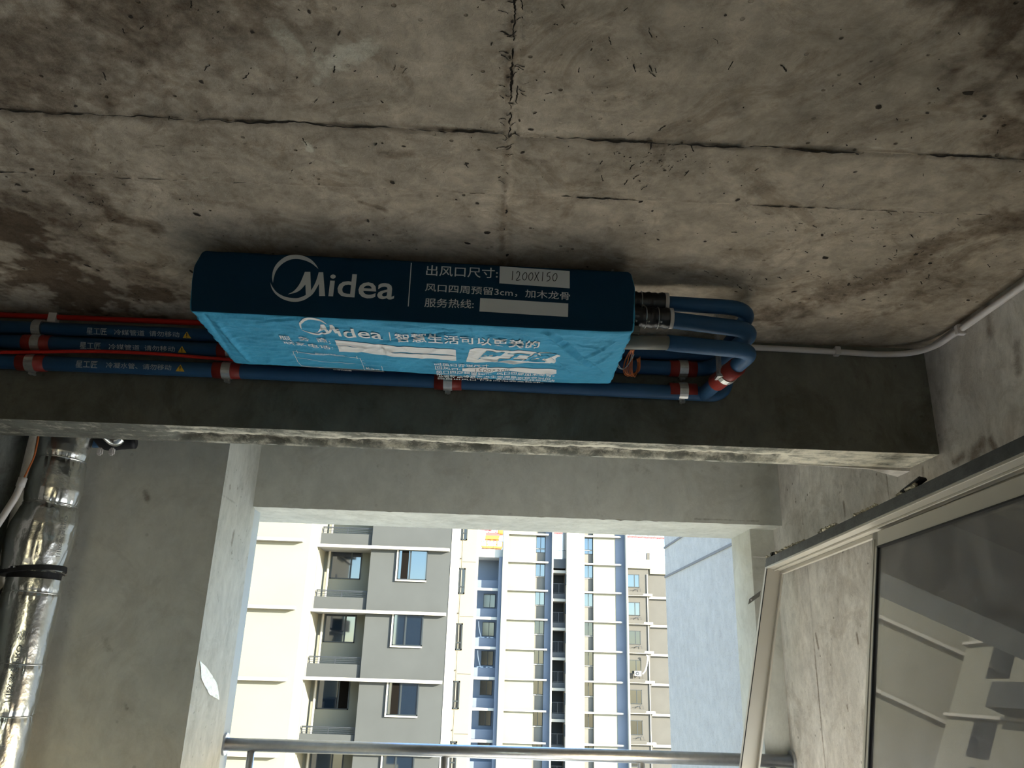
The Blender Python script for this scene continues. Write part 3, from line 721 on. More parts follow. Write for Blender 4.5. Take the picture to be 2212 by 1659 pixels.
# ------------------------------------------------------------------ lettering helper: glyph outlines -> mesh -> mapped onto a surface
def glyphs(body, bold=0., shear=0.):
    cu = bpy.data.curves.new('lettering_curve', 'FONT'); cu.body = body; cu.size = 1; cu.offset = bold; cu.shear = shear; cu.resolution_u = 3
    o = bpy.data.objects.new('lettering_tmp', cu); C.objects.link(o)
    dg = bpy.context.evaluated_depsgraph_get(); me = bpy.data.meshes.new_from_object(o.evaluated_get(dg))
    bpy.data.objects.remove(o); bpy.data.curves.remove(cu)
    return me
def fit_text(body, fn, u0, u1, v0, v1, name, m, parent, bold=.012, shear=0., sub=.03):
    """text squeezed into the rectangle u0..u1 x v0..v1 of a surface; fn(u,v) gives the 3-D point"""
    me = glyphs(body, bold, shear); b = bmesh.new(); b.from_mesh(me)
    xs_ = [v.co.x for v in b.verts]; ys_ = [v.co.y for v in b.verts]
    ax, bx, ay, by = min(xs_), max(xs_), min(ys_), max(ys_)
    for v in b.verts: v.co = Vector((u0+(v.co.x-ax)/(bx-ax)*(u1-u0), v0+(v.co.y-ay)/(by-ay)*(v1-v0), 0))
    for _ in range(2):
        le = [e for e in b.edges if e.calc_length() > sub]
        if le: bmesh.ops.subdivide_edges(b, edges=le, cuts=1)
    b.normal_update(); bmesh.ops.triangulate(b, faces=b.faces)
    for v in b.verts: v.co = fn(v.co.x, v.co.y)
    b.to_mesh(me); b.free(); me.name = name; me.materials.clear()
    return link(name, me, m, parent)
def flat_shape(polys, fn, name, m, parent, sub=.03):
    b = bmesh.new()
    for pl in polys:
        try: b.faces.new([b.verts.new((x, y, 0)) for x, y in pl])
        except ValueError: pass
    b.normal_update(); bmesh.ops.triangulate(b, faces=b.faces)
    for _ in range(5):
        le = [e for e in b.edges if e.calc_length() > sub]
        if le: bmesh.ops.subdivide_edges(b, edges=le, cuts=1); bmesh.ops.triangulate(b, faces=b.faces)
    for v in b.verts: v.co = fn(v.co.x, v.co.y)
    me = bpy.data.meshes.new(name); b.to_mesh(me); b.free()
    return link(name, me, m, parent)

# ------------------------------------------------------------------ ceiling air conditioner in its dust cover
AC = empty('ceiling_air_conditioner', 'slim ceiling air conditioner wrapped in a blue printed dust cover', 'air conditioner')
UX0, UX1, UY0, UY1, UZ0, UZ1 = -.925, .405, 2.20, 2.615, .967, 1.176
def tilt(x): return -.0085*(x-UX0)/(UX1-UX0)*1.5+.006
FOLDS = [((1180,712),(1268,785),.010,.011),((1200,715),(1300,800),.006,-.008),((1325,733),(1262,768),.009,.010),((1340,745),(1275,790),.006,.007),((1060,722),(1150,745),.006,.006),
         ((1085,740),(1190,728),.005,-.006),((870,700),(1000,712),.006,-.006),((820,735),(985,715),.008,-.009),((820,742),(830,760),.012,-.006),((1050,760),(1180,775),.006,-.006),((1030,770),(1230,790),.007,.006),
         ((560,695),(660,690),.006,.006),((470,700),(540,780),.012,.010),((440,680),(500,770),.010,-.009),((600,690),(680,684),.005,-.006),((690,705),(700,735),.008,-.004),((1240,740),(1310,745),.006,.006),
         ((1180,760),(1230,800),.006,-.007),((700,735),(860,756),.008,.004),((1120,715),(1180,770),.005,.005)]
FW = [((at(*a, Z=.967).x, at(*a, Z=.967).y), (at(*b, Z=.967).x, at(*b, Z=.967).y), w, h) for a, b, w, h in FOLDS]
def yext(x): return .024+.042*math.exp(-((x-.14)/.36)**2)
def bot_w(x, y):                        # downward relief of the sagging underside
    s = .0025*N3(x*5, y*9, 1)+.0022*N3(x*14, y*26, 2)+.0012*N3(x*34, y*60, 3)
    rg = (1-abs(N3(x*9+y*7, y*19-x*5, 5))*2.2); s += .0022*max(0, rg-.55)*2
    for a, b, w, h in FW:
        d, t = seg_d((x, y), a, b)
        if d < 4*w*.7: s += h*math.exp(-(d/(w*.7))**2)*.62*(.4+.6*math.sin(math.pi*min(1, max(0, .1+.8*t))))
    e = min((x-UX0)/.05, (UX1-x)/.05, (y-UY0)/.03, (UY1+yext(x)-y)/.03, 1); return 1.5*s*max(.0, e)+.004*max(0, e)
def front_w(x, z): return .0012*N3(x*4, z*7, 4)+.0006*N3(x*15, z*20, 4)
def side_sag(x, z):                     # the cover bulges a little at its ends
    t = (z-UZ0)/(UZ1-UZ0); return .018*math.sin(math.pi*max(0, min(1, t)))*(1 if x < UX0+.02 else (.6 if x > UX1-.02 else 0))
def bot_pt(x, y, off=0.): return Vector((x, y, UZ0+tilt(x)-bot_w(x, y)-off))
def front_pt(x, z, off=0.): return Vector((x, UY0-front_w(x, z)-off, z))
RC = .012
def cover_mesh():
    b = bmesh.new(); nx, ny, nz = 300, 96, 44
    bmesh.ops.create_cube(b, size=1); b.free()
    verts = {}; V = []; Fc = []; mi = []
    def vid(p):
        k = tuple(round(c, 5) for c in p)
        if k not in verts: verts[k] = len(V); V.append(p)
        return verts[k]
    X = lerp(UX0, UX1, nx); Y = lerp(UY0, UY1, ny); Z = lerp(UZ0, UZ1, nz)
    def sheet(A_, B_, f, fl, m_):
        for i in range(len(A_)-1):
            for j in range(len(B_)-1):
                q = [vid(f(A_[i], B_[j])), vid(f(A_[i+1], B_[j])), vid(f(A_[i+1], B_[j+1])), vid(f(A_[i], B_[j+1]))]
                Fc.append(q[::-1] if fl else q); mi.append(m_)
    sheet(X, Y, lambda x, y: (x, y, UZ0), True, 0); sheet(X, Y, lambda x, y: (x, y, UZ1), False, 1)
    sheet(X, Z, lambda x, z: (x, UY0, z), False, 1); sheet(X, Z, lambda x, z: (x, UY1, z), True, 0)
    sheet(Y, Z, lambda y, z: (UX0, y, z), True, 0); sheet(Y, Z, lambda y, z: (UX1, y, z), False, 0)
    out = []
    for x, y, z in V:
        cx_ = min(max(x, UX0+RC), UX1-RC); cy_ = min(max(y, UY0+RC*.6), UY1-RC); cz_ = min(max(z, UZ0+RC*.35), UZ1-RC)
        d = Vector((x-cx_, (y-cy_)/(.6 if y < cy_ else 1), (z-cz_)/(.35 if z < cz_ else 1)))
        px, py, pz = x, y, z
        if d.length > 1e-7:
            n = d.normalized(); k = min(1., RC/d.length)
            d2 = d*k; px = cx_+d2.x; py = cy_+d2.y*(.6 if y < cy_ else 1); pz = cz_+d2.z*(.35 if z < cz_ else 1)
        py += (y-UY0)/(UY1-UY0)*yext(x)
        if z < UZ0+.02: pz -= bot_w(x, y+(y-UY0)/(UY1-UY0)*yext(x))*max(0, 1-(z-UZ0)/.02)
        if y < UY0+.01: py -= front_w(x, z)
        e = 1-min(1, min(x-UX0, UX1-x)/.05); s_ = side_sag(UX0 if x < 0 else UX1, z)*e*e
        px += (-s_ if x < 0 else s_)
        if min(x-UX0, UX1-x) < .012:
            w_ = .006*N3(y*30, z*12, 3)+.003*N3(y*70, z*30, 1); px += w_ if x > 0 else -w_
        if x > UX1-.1 and z < UZ0+.03: pz += .010*max(0, (x-UX1+.1)/.1)**2*(1-(y-UY0)/(UY1-UY0))*.6
        if z > UZ1-.02 and x < UX0+.3: pz -= .006*max(0, N3(x*12, 1, 1))
        out.append((px, py, pz+tilt(x)))
    me = bpy.data.meshes.new('dust_cover'); me.from_pydata(out, [], Fc); me.materials.append(M['dust']); me.materials.append(M['dustdark'])
    me.polygons.foreach_set('material_index', mi); me.update(); return me
M['dustdark'] = mat('dark_blue_cover', (.0045,.034,.070), .8, 0, .08, 7, .06, 150, spec=.15)  # darker blue for the cover's front and top
cv = bpy.data.objects.new('dust_cover', cover_mesh()); C.objects.link(cv); cv.parent = AC; cv.data.shade_smooth()
for x, y in ((UX0+.05, UY0+.06), (UX1-.05, UY0+.06), (UX0+.05, UY1-.06), (UX1-.05, UY1-.06)):
    MB().tube([(x, y, UZ1-.02), (x, y, H+.01)], .005, 8).build('hanging_rod', M['galv'], AC)
# --- print on the front
def FX(px, py): p = at(px, py, Y=UY0); return p.x, p.z
def ff(u, v): return front_pt(u, v, .0012)
def ftext(body, lb, rb, lt_, bold=.006, m=None, name='lettering', off=.0012, shear=0.):
    a = FX(*lb); c = FX(*rb); d = FX(*lt_); k = (c[1]-a[1])/(c[0]-a[0])
    return fit_text(body, lambda u, v: front_pt(u, v+k*(u-a[0]), off), a[0], c[0], a[1], d[1], name, m or M['fprint'], cv, bold, shear, .02)
def fbox(bl, br, tl, name='write_in_box', off=.001):
    a = FX(*bl); c = FX(*br); d = FX(*tl); k = (c[1]-a[1])/(c[0]-a[0]); h = d[1]-a[1]; s = (d[0]-a[0])
    return flat_shape([[a, c, (c[0]+s, c[1]+h), (d[0], d[1])]], lambda u, v: front_pt(u, v, off), name, M['fprint'], cv)
M['fprint'] = mat('grey_white_front_print', (.62,.65,.66), .7)
ftext('出风口尺寸:', (920,595.5), (1075,602), (922,573))
ftext('风口四周预留3cm，加木龙骨', (918,629.5), (1231,649), (919,612))
ftext('服务热线:', (916.5,663.5), (1023,667), (918,644))
fbox((1078.6,612.3), (1230.7,623), (1079.7,575.5)); fbox((1035.6,673), (1226.9,684.7), (1037.4,644))
flat_shape([[FX(881,662.4), FX(883,662.4), FX(889.6,568.3), FX(887.6,568.3)]], ff, 'divider_line', M['fprint'], cv)
def stroke(pts, w):                       # ribbon outline along 2-D points
    L_, R_ = [], []
    for i, p in enumerate(pts):
        a = pts[max(0, i-1)]; b = pts[min(len(pts)-1, i+1)]; dx, dy = b[0]-a[0], b[1]-a[1]; q = math.hypot(dx, dy) or 1
        L_.append((p[0]-dy/q*w, p[1]+dx/q*w)); R_.append((p[0]+dy/q*w, p[1]-dx/q*w))
    return [[L_[i], L_[i+1], R_[i+1], R_[i]] for i in range(len(pts)-1)]
def curve2(pts, k=5): return [(p.x, p.y) for p in smooth_path([(x, y, 0) for x, y in pts], k)]
HW = [[(0,0),(.1,-.5),(.0,-1)]]
def hand(strokes, ox, oy, sx, sy): return [[(ox+x*sx, oy+y*sy) for x, y in st] for st in strokes]
DIG = {'1': [[(.45,.0),(.40,.5),(.33,1.)]], '2': [[(.05,.25),(.3,.02),(.62,.2),(.45,.6),(.0,.98),(.75,.93)]],
       '0': [[(.5,.12),(.12,.4),(.15,.85),(.5,.92),(.8,.6),(.75,.2),(.45,.12)]], 'X': [[(.0,.95),(.4,.5),(.85,.0)],[(.12,.05),(.45,.55),(.75,1.)]],
       '5': [[(.25,.1),(.15,.45),(.55,.45),(.62,.8),(.05,1.)],[(.25,.12),(.75,.0)]], 'x': [[(.1,.9),(.8,.2)],[(.15,.25),(.75,.85)]],
       '3': [[(.1,.15),(.6,.1),(.3,.45),(.7,.7),(.1,.98)]]}
def handwrite(text, p0, p1, h, fn, name, w):
    """p0,p1 pixel ends of the baseline, h pixel height; FXY converts pixels"""
    polys = []; n = len(text)
    for i, ch in enumerate(text):
        if ch == ' ': continue
        bx = p0[0]+(p1[0]-p0[0])*i/n; by = p0[1]+(p1[1]-p0[1])*i/n; cw = (p1[0]-p0[0])/n*.95
        for st in DIG[ch]:
            P = [fn(bx+x*cw, by-h+y*h) for x, y in curve2(st, 5)]; polys += stroke(P, w)
    return polys
flat_shape(handwrite('1200X150', (1102,606), (1206,609), 20, FX, 'x', .0011), lambda u, v: front_pt(u, v, .0018), 'handwriting', M['ink'], cv)
# emblem and word, drawn as outlines
Z1 = lambda x, y: (400+x/3.687, 520+y/3.687)
up_o = curve2([(700,338),(693,290),(705,230),(740,175),(800,130),(870,113),(940,122),(1000,150),(1040,190),(1063,228)])
up_i = curve2([(1063,228),(1010,185),(950,158),(880,147),(820,160),(765,195),(725,245),(706,300),(700,338)])
lo_o = curve2([(678,333),(690,380),(720,425),(770,462),(830,483),(890,487),(950,472),(1003,437)])
lo_i = curve2([(980,425),(910,455),(850,457),(790,445),(735,415),(700,375),(678,333)])
LOGO = [up_o+up_i[1:-1], lo_o+lo_i[:-1],
        curve2([(820,427),(870,398),(915,340),(955,250)])+[(975,330)]+curve2([(958,350),(920,392),(880,414),(822,428)]),
        [(955,250),(998,250),(1003,400),(985,436),(962,442),(958,340)],
        curve2([(962,441),(1003,398),(1040,330),(1065,253)])+[(1100,253)]+curve2([(1088,300),(1055,365),(1015,428),(960,468)]),
        [(1065,253),(1100,253),(1115,442),(1068,442)]]
lp = [[FX(*Z1(*p)) for p in pl] for pl in LOGO]
flat_shape(lp, ff, 'emblem', M['fprint'], cv, .02)
w_i = FX(*Z1(1138,445)); w_e = FX(*Z1(1662,472)); w_t = FX(*Z1(1150,258))
ftext('idea', Z1(1138,445), Z1(1662,472), Z1(1150,258), .012)
# --- print on the underside
def BX(px, py): p = at(px, py, Z=UZ0-.004); return p.x, p.y
def btext(body, lb, rb, lt_, bold=.006, m=None, name='lettering', shear=0.):
    a = BX(*lb); c = BX(*rb); d = BX(*lt_); k = (c[1]-a[1])/(c[0]-a[0]); s = (d[0]-a[0])/max(1e-6, (a[1]-d[1]))
    return fit_text(body, lambda u, v: bot_pt(u, a[1]-v+k*(u-a[0]), .0030), a[0], c[0], 0, a[1]-d[1], name, m or M['print'], cv, bold, shear, .006)
def bshape(polys, name, m=None, off=.0018, sub=.006): return flat_shape([[BX(*p) for p in pl] for pl in polys], lambda u, v: bot_pt(u, v, off), name, m or M['print'], cv, sub)
fu0, fu1 = FX(*Z1(678,333))[0], FX(*Z1(1662,472))[0]
fz1, fz0 = FX(*Z1(870,113))[1], FX(*Z1(870,487))[1]
bu0, bv0 = BX(645,703); bu1, _ = BX(830,731); bvt = BX(676,690)[1]; bvb = BX(703,725)[1]
def f2b(u, z):
    kx = (u-fu0)/(fu1-fu0); zz = z+.008*kx; return bu0+(bu1-bu0)*kx, bvt+(bvb-bvt)*(fz1-zz)/(fz1-fz0)+.003*kx
flat_shape([[f2b(*p) for p in pl] for pl in lp], lambda u, v: bot_pt(u, v, .0016), 'emblem', M['print'], cv, .006)
btext('idea', (732,727), (828,731), (732,709.5), .01)
bshape([[(839.6,716.7),(841.6,716.7),(845,735),(843,735)]], 'divider_line')
btext('智慧生活可以更美的', (855,735), (1164.5,748), (856,718.5), .01)
btext('服  务  商:', (606,733), (715.6,739.8), (606,724.3))
btext('联系电话:', (614,743.2), (721,753), (614,736.7))
bshape([[(723.4,734.2),(850,744.5),(984.5,753.6),(985.2,765.5),(850,757),(728,743.2)]], 'write_in_box')
bshape([[(729,744.6),(850,758.6),(985.3,767.3),(986,776.5),(850,767.5),(733,757.8)]], 'write_in_box')
bshape([[(1007,778),(1015,752),(1024,750.5),(1120,753),(1198,758),(1211,762),(1200,769),(1201,780),(1188,783.5),(1120,781),(1008,779)]], 'emblem_plate', off=.0014)
M['plate_ink'] = M['dust']
a = BX(1022,776); c = BX(1192,779); d = BX(1026,755)
fit_text('星工匠', lambda u, v: bot_pt(u+.25*v, a[1]-v+(c[1]-a[1])/(c[0]-a[0])*(u-a[0]), .0026), a[0], c[0]-.01, 0, a[1]-d[1], 'lettering', M['dust'], cv, .04, .2, .012)
def bline(p, w=.0009): 
    return stroke([BX(*q) for q in p], w)
dl = []
for p in ([(632.4,759.5),(680,764),(740,769),(778,774)], [(778,774),(783,787),(788,800.6)], [(788,800.6),(740,797.5),(690,792),(650.5,789.3)], [(650.5,789.3),(640,775),(632.4,759.5)],
          [(641,773),(700,781),(782,788)], [(782.5,787.5),(824,789.4)], [(824,789.4),(827.7,803)], [(827.7,803),(788,800.6)], [(630,766.5),(638,767.5)], [(640,757),(643,763)], [(641,760.5),(690,766),(745,771)],
          [(770,770),(772,775)], [(650,792),(700,797),(760,801),(830,805)], [(781,778),(786,779)], [(784,784.5),(789,785.5)]): dl += bline(p)
flat_shape(dl, lambda u, v: bot_pt(u, v, .0018), 'outline_diagram', M['print'], cv, .006)
btext('检修口', (791,797.5), (820,799.5), (791,793.5), .01); btext('回风口尺寸', (682,764.5), (727,768), (682,761), .01)
btext('检修孔边距', (720,801.2), (760,803.8), (720,799.2), .005)
btext('回风口开设尺寸', (939.2,786), (1056,790.5), (939.7,779.8), .012)
btext('回风口:', (940.7,794.8), (995,796.3), (940.7,789), .012)
bshape([[(999,790.8),(1100,791),(1202,794.5),(1202,802.6),(1170,803.4),(1100,799.5),(999,799)]], 'write_in_box')
flat_shape(handwrite('1500x300', (1024,797.5), (1102,799.5), 5.5, BX, 'x', .0008), lambda u, v: bot_pt(u, v, .0026), 'handwriting', M['ink'], cv, .006)
btext('风口四周预留5cm、风口四周加木龙骨。', (942.3,804), (1198,808.6), (942.3,797.8), .012)
btext('吊顶前请检查室内主电源是否预留到位，', (943.8,810.6), (1195,815), (943.8,805.8), .008)
btext('龙骨不能紧贴设备，否则应造成共振声响', (945,815.6), (1197,820), (945,811.4), .008)
btext('四周出风口下方向电器盒延伸。', (946,819.6), (1173.6,825), (946,816.5), .008)

# ------------------------------------------------------------------ pipes beside and behind the unit
def pipe_text(parent, body, cy, cz, r, x0, x1, ang, h, m, bold=.01):
    def fn(u, v):
        a = ang+(v-h/2)/r; return Vector((u, cy-math.cos(a)*r, cz+math.sin(a)*r))
    return fit_text(body, fn, x0, x1, 0, h, 'lettering', m, parent, bold, 0, .02)
def warn(parent, cy, cz, r, xc, ang, h):
    f = lambda u, v: Vector((u, cy-math.cos(ang+(v-h/2)/r)*(r), cz+math.sin(ang+(v-h/2)/r)*(r)))
    w = flat_shape([[(xc-h*.62, 0), (xc+h*.62, 0), (xc, h)]], f, 'warning_sign', M['yellow'], parent)
    r2 = r+.0006; g_ = lambda u, v: Vector((u, cy-math.cos(ang+(v-h/2)/r)*r2, cz+math.sin(ang+(v-h/2)/r)*r2))
    flat_shape([[(xc-.0013, h*.3), (xc+.0013, h*.3), (xc+.002, h*.75), (xc-.002, h*.75)], [(xc-.0016, h*.12), (xc+.0016, h*.12), (xc+.0016, h*.22), (xc-.0016, h*.22)]], g_, 'exclamation_mark', M['ink'], w)
def clamp(parent, x, cy, cz, r, rod=True, sleeve=True):
    if sleeve: MB().tube([(x-.05, cy, cz), (x+.05, cy, cz)], r+.004, 20).build('clamp_sleeve', M['reds'], parent, smooth=True)
    bd = MB().tube([(x-.016, cy, cz), (x+.016, cy, cz)], r+.0065, 20).build('clamp_band', M['galv'], parent)
    MB().box(x-.010, x+.010, cy+.004, cy+.02, cz-r-.014, cz-r-.003).box(x-.004, x+.004, cy+.004, BY0+.002, cz-r-.012, cz-r-.006).build('clamp_bolt', M['galv'], parent)
    if rod: MB().tube([(x, cy+r, cz), (x, BY0+.004, cz)], .005, 8).build('wall_stud', M['galv'], parent)
def xpix(px, py, Y): return at(px, py, Y=Y).x
pr = .027; PY = BY0-.034
p1 = empty('insulated_pipe', 'topmost blue insulated pipe along the beam under the red conduit', 'pipe', 'blue insulated pipes along the beam')
p2 = empty('insulated_pipe', 'middle blue insulated pipe along the beam between the two red conduits', 'pipe', 'blue insulated pipes along the beam')
p3 = empty('insulated_pipe', 'lowest blue insulated drain pipe running full length under the wrapped unit', 'pipe', 'blue insulated pipes along the beam')
z1, z2, z3 = 1.128, 1.070, .982
UYp = 2.36
MB().tube(rounded([(-2.28, PY, z1), (.84, PY, z1), (.835, UYp, 1.135), (.50, UYp, 1.142)], .10, 8), pr*.92, 20).build('insulation', M['blue'], p1, smooth=True)
MB().tube(rounded([(-2.28, PY, z2), (.80, PY, z2), (.845, UYp+.03, 1.07), (.50, UYp-.015, 1.080)], .075, 8), pr*1.02, 20).build('insulation', M['blue'], p2, smooth=True)
MB().tube(rounded([(-2.28, PY, z3+.012), (-.9, PY, z3+.008), (.84, PY, z3-.01), (.865, PY, z3+.085)], .05, 8), pr, 20).build('insulation', M['blue'], p3, smooth=True)
MB().tube(rounded([(.765, PY-.008, z3-.012), (.835, UYp+.03, .995), (.54, UYp-.02, .992)], .055, 8), pr*.98, 20).build('branch_insulation', M['blue'], p3, smooth=True)
MB().tube([(.385, UYp-.02, .988), (.545, UYp-.02, .992)], .0235, 18).build('grey_sleeve', M['sleeve'], p3, smooth=True)
# red clamp on the slanting branch
a_, b_ = Vector((.783, 2.64, .976)), Vector((.814, 2.50, .984))
d_ = (b_-a_).normalized()
MB().tube([a_-d_*.005, b_], pr+.005, 20).build('clamp_sleeve', M['reds'], p3, smooth=True)
MB().tube([(a_+b_)/2-d_*.012, (a_+b_)/2+d_*.012], pr+.0085, 20).build('clamp_band', M['galv'], p3)
MB().box(.765, .775, 2.55, 2.58, .97, H).box(.758, .782, 2.545, 2.585, .962, .972).build('clamp_rod', M['galv'], p3)
for pp, yy, zz, xs_ in ((p1, PY, z1, (-1.705,)), (p2, PY, z2, (-1.697, -.985, .66, .693)), (p3, PY, z3, (-1.70, -.99, -.18, .689))):
    for x in xs_:
        if pp is p2 and x == .66: continue
        clamp(pp, x, yy, zz+(.010 if pp is p3 and x < -.5 else (-.002 if pp is p3 and x > 0 else 0)), pr, True, not (pp is p1))
rr_ = pr+.0012
for pp, zz, a_ang, lg, tx, tr in ((p1, z1, -.45, (188,232), (248,390), 406), (p2, z2, -.45, (174,220), (237,381), 396), (p3, z3+.01, -.25, (164,211), (230,372), 391)):
    py = {p1: 713, p2: 745, p3: 793}[pp]
    r_ = rr_ if pp is not p1 else pr*.92+.0012
    if pp is p2: r_ = pr*1.02+.0012
    X_ = lambda q: xpix(q, py, PY-.02)
    pipe_text(pp, '星工匠', PY, zz, r_, X_(lg[0]), X_(lg[1]), a_ang, .026, M['pprint'], .008)
    pipe_text(pp, '冷凝水管、请勿移动' if pp is p3 else '冷媒管道  请勿移动', PY, zz, r_, X_(tx[0]), X_(tx[1]), a_ang, .021, M['pprint'], .005)
    warn(pp, PY, zz, r_, X_(tr), a_ang, .026)
# black wrapped joints at the unit with wire ties
for nm, z_, x1_, tl in (('wrapped_joint', 1.142, .545, 'upper black wrapped pipe joint at the right end of the unit'), ('wrapped_joint', 1.080, .555, 'lower black wrapped pipe joint with pale wire ties')):
    t_ = empty(nm, tl, 'pipe joint')
    pts = [(UX1-.03+(x1_-UX1+.03)*i/24, UYp-(.0 if z_ > 1.1 else .015), z_) for i in range(25)]
    rs = [.0335+.0015*math.sin(i*2.1)+.0012*math.sin(i*.9) for i in range(25)]
    MB().tube(pts, rs, 24).build('wrap', M['blackw'], t_, smooth=True)
    for x in ((.425, .462) if z_ > 1.1 else (.432, .472, .512)):
        cy_ = UYp-(.0 if z_ > 1.1 else .015)
        ring = [(x, cy_+math.cos(a)*.0355, z_+math.sin(a)*.0355) for a in lerp(0, 2*math.pi, 26)]
        MB().tube(ring, .0017, 6, False).build('wire_tie', M['galv'], t_)
        MB().tube([(x, cy_-.028, z_-.024), (x+.006, cy_-.036, z_-.030)], .003, 8).build('tie_knot', M['galv'], t_)
    MB().tube([(x1_-.006, pts[0][1], z_), (x1_+.006, pts[0][1], z_)], .0345, 24).build('pale_edge_tape', M['pvc'], t_, smooth=True)
t_ = tag(MB().obox((.395, UYp-.03, 1.012), (.055, 0, .004), (0, .04, 0), (.004, 0, .03)).build('tape_flap', M['sleeve'], bevel=.004), 'small grey tape flap hanging under the black wrapped joints', 'tape')
# loose orange wires
wr_ = empty('loose_wires', 'bundle of loose orange and grey wires hanging by the unit', 'wires')
rw = random.Random(3)
for i in range(9):
    k = i/8; o = lambda a: (rw.random()-.5)*a
    pts = [at(1362+k*8, 756, Y=2.62), at(1352+k*14+o(4), 775+o(5), Y=2.66), at(1346+k*20, 800+o(6), Y=2.68), at(1356+k*16, 812+o(5), Y=2.70), at(1378+o(6), 803-k*14, Y=2.70), at(1384-k*10+o(3), 770+k*6, Y=2.68)]
    MB().tube(smooth_path(pts, 5), .0013, 6).build('wire', M['wire'], wr_)
for dx in (0, 4):
    MB().tube(smooth_path([at(1326+dx, 775, Y=2.60), at(1334+dx, 792, Y=2.64), at(1346, 797, Y=2.66), at(1358, 786, Y=2.66), at(1366+dx, 765, Y=2.64)], 5), .0018, 6).build('grey_wire', M['wireg'], wr_)

# ------------------------------------------------------------------ conduits
CYR = BY0-.014
rc = empty('red_conduit', 'upper red conduit in the corner of ceiling and beam left of the unit', 'conduit')
MB().tube([(-2.28, CYR, 1.185), (-.95, CYR, 1.186), (-.7, CYR, 1.186)], .0105, 14).build('tube', M['redc'], rc, smooth=True)
MB().box(-1.69, -1.66, CYR-.014, BY0+.003, 1.160, 1.198).build('saddle', M['pvc'], rc)
rc = empty('red_conduit', 'lower red conduit sagging between the blue pipes left of the unit', 'conduit')
pts = [at(-170, 757, Y=PY-.028), at(0, 761, Y=PY-.028), at(200, 759, Y=PY-.028), at(350, 765, Y=PY-.025), at(520, 778, Y=PY-.02)]
MB().tube(smooth_path([(q.x, q.y, q.z) for q in pts]+[(-.5, PY-.02, 1.03)], 6), .0065, 12).build('tube', M['redc'], rc, smooth=True)
wc = empty('white_conduit', 'white conduit bending around the ceiling corner onto the side wall', 'conduit')
cz_ = 1.178
path = [(.80, CYR, 1.176), (1.0, CYR, 1.176), (1.3, CYR, 1.172), (1.46, CYR-.002, 1.168), (1.56, CYR-.035, 1.165), (1.612, CYR-.10, 1.166), (1.628, CYR-.20, 1.170), (1.628, 2.3, 1.168), (1.628, 1.2, 1.17)]
MB().tube(smooth_path(path, 6), .0115, 14).build('tube', M['pvc'], wc, smooth=True)
for q, ax in ((at(1808,760,Y=CYR), 0), (at(2075,716,X=1.628), 1), (at(2075,716,X=1.628)+Vector((0,-.6,0)), 1)):
    b = MB()
    if ax == 0: b.box(q.x-.011, q.x+.011, CYR-.014, BY0+.002, 1.158, 1.190)
    else: b.box(1.613, XR+.002, q.y-.011, q.y+.011, 1.150, 1.186)
    b.build('saddle_clip', M['pvc'], wc, bevel=.002)

# ------------------------------------------------------------------ foil wrapped pipe in the balcony corner
fp = empty('foil_wrapped_pipe', 'vertical pipe wrapped in shiny aluminium foil in the left balcony corner', 'pipe')
FXc, FYc = -1.868, 3.40
prof = [(H, .108), (1.0, .108), (.86, .107), (.80, .105), (.775, .097), (.76, .102), (.70, .108), (.64, .110), (.60, .104), (.582, .098), (.56, .110), (.50, .125), (.42, .128), (.36, .121), (.325, .116), (.312, .119), (.30, .116)]
prof2 = [(.275, .104), (.24, .105), (.222, .101), (.21, .106), (.02, .104), (-.05, .101), (-.07, .105), (-.22, .104), (-.24, .101), (-.26, .104), (-.9, .104), (FL, .104)]
def foil(profile, seed, name, cx0):
    zs = []; 
    z = profile[0][0]
    while z > profile[-1][0]: zs.append(z); z -= .006 if z > -.5 else .05
    zs.append(profile[-1][0]); n = 120
    P = [p[0] for p in profile][::-1]; Q = [p[1] for p in profile][::-1]
    def fn(k, z):
        a = 2*math.pi*k/n; r = float(np.interp(z, P, Q)); ca, sa = math.cos(a), math.sin(a)
        near = min(abs(z-zz) for zz in (.775, .582, .31, .222, -.05, -.24)); e = math.exp(-(near/.035)**2)
        r += .0016*N3(ca*2.2, sa*2.2, z*9+seed)+e*.0042*N3(ca*9, sa*9, z*7+seed)+.0022*(1-abs(N3(ca*4+z*6, sa*4-z*6, z*5+seed))*2.5)*(.8 if .3 < z < .56 else .25)
        off = .012*max(0, min(1, (.56-z)/.1))*(1 if z > .3 else 0)
        return (FXc+cx0(z)+r*ca-off, FYc+r*sa, z)
    V, Fc = grid(fn, list(range(n+1)), zs)
    me = bpy.data.meshes.new(name); me.from_pydata(V, [], Fc); me.update(); return link(name, me, M['foil'], fp, True)
foil(prof, 1, 'upper_foil_wrap', lambda z: .0); foil(prof2, 7, 'lower_foil_wrap', lambda z: .006)
MB().tube([(FXc, FYc, .306), (FXc, FYc, .268)], .100, 32).build('black_joint_band', M['gasket'], fp)
MB().tube([(FXc-.008, FYc, .318), (FXc-.0055, FYc, .298)], .1205, 40).build('black_joint_band', M['gasket'], fp)
for z_, r_ in ((.775, .101), (.582, .103), (.222, .104), (-.05, .1035), (-.24, .1035)):
    ring = [(FXc+(0 if z_ > .3 else .006)+math.cos(a)*r_, FYc+math.sin(a)*r_, z_+.002*math.sin(3*a)) for a in lerp(0, 2*math.pi, 60)]
    MB().tube(ring, .0028, 6, False).build('tape_ridge', M['foil'], fp, smooth=True)
def foil_text(body, ang, z0, z1_, h, r, bold=.01):
    def fn(u, v): a = ang+(v-h/2)/r; return Vector((FXc+.004+math.cos(a)*r, FYc+math.sin(a)*r, u))
    return fit_text(body, lambda u, v: fn(u, v), z0, z1_, 0, h, 'lettering', M['dprint'], fp, bold, 0, .03)
foil_text('川欧家装PRO', -.55, .36, .53, .018, .127)
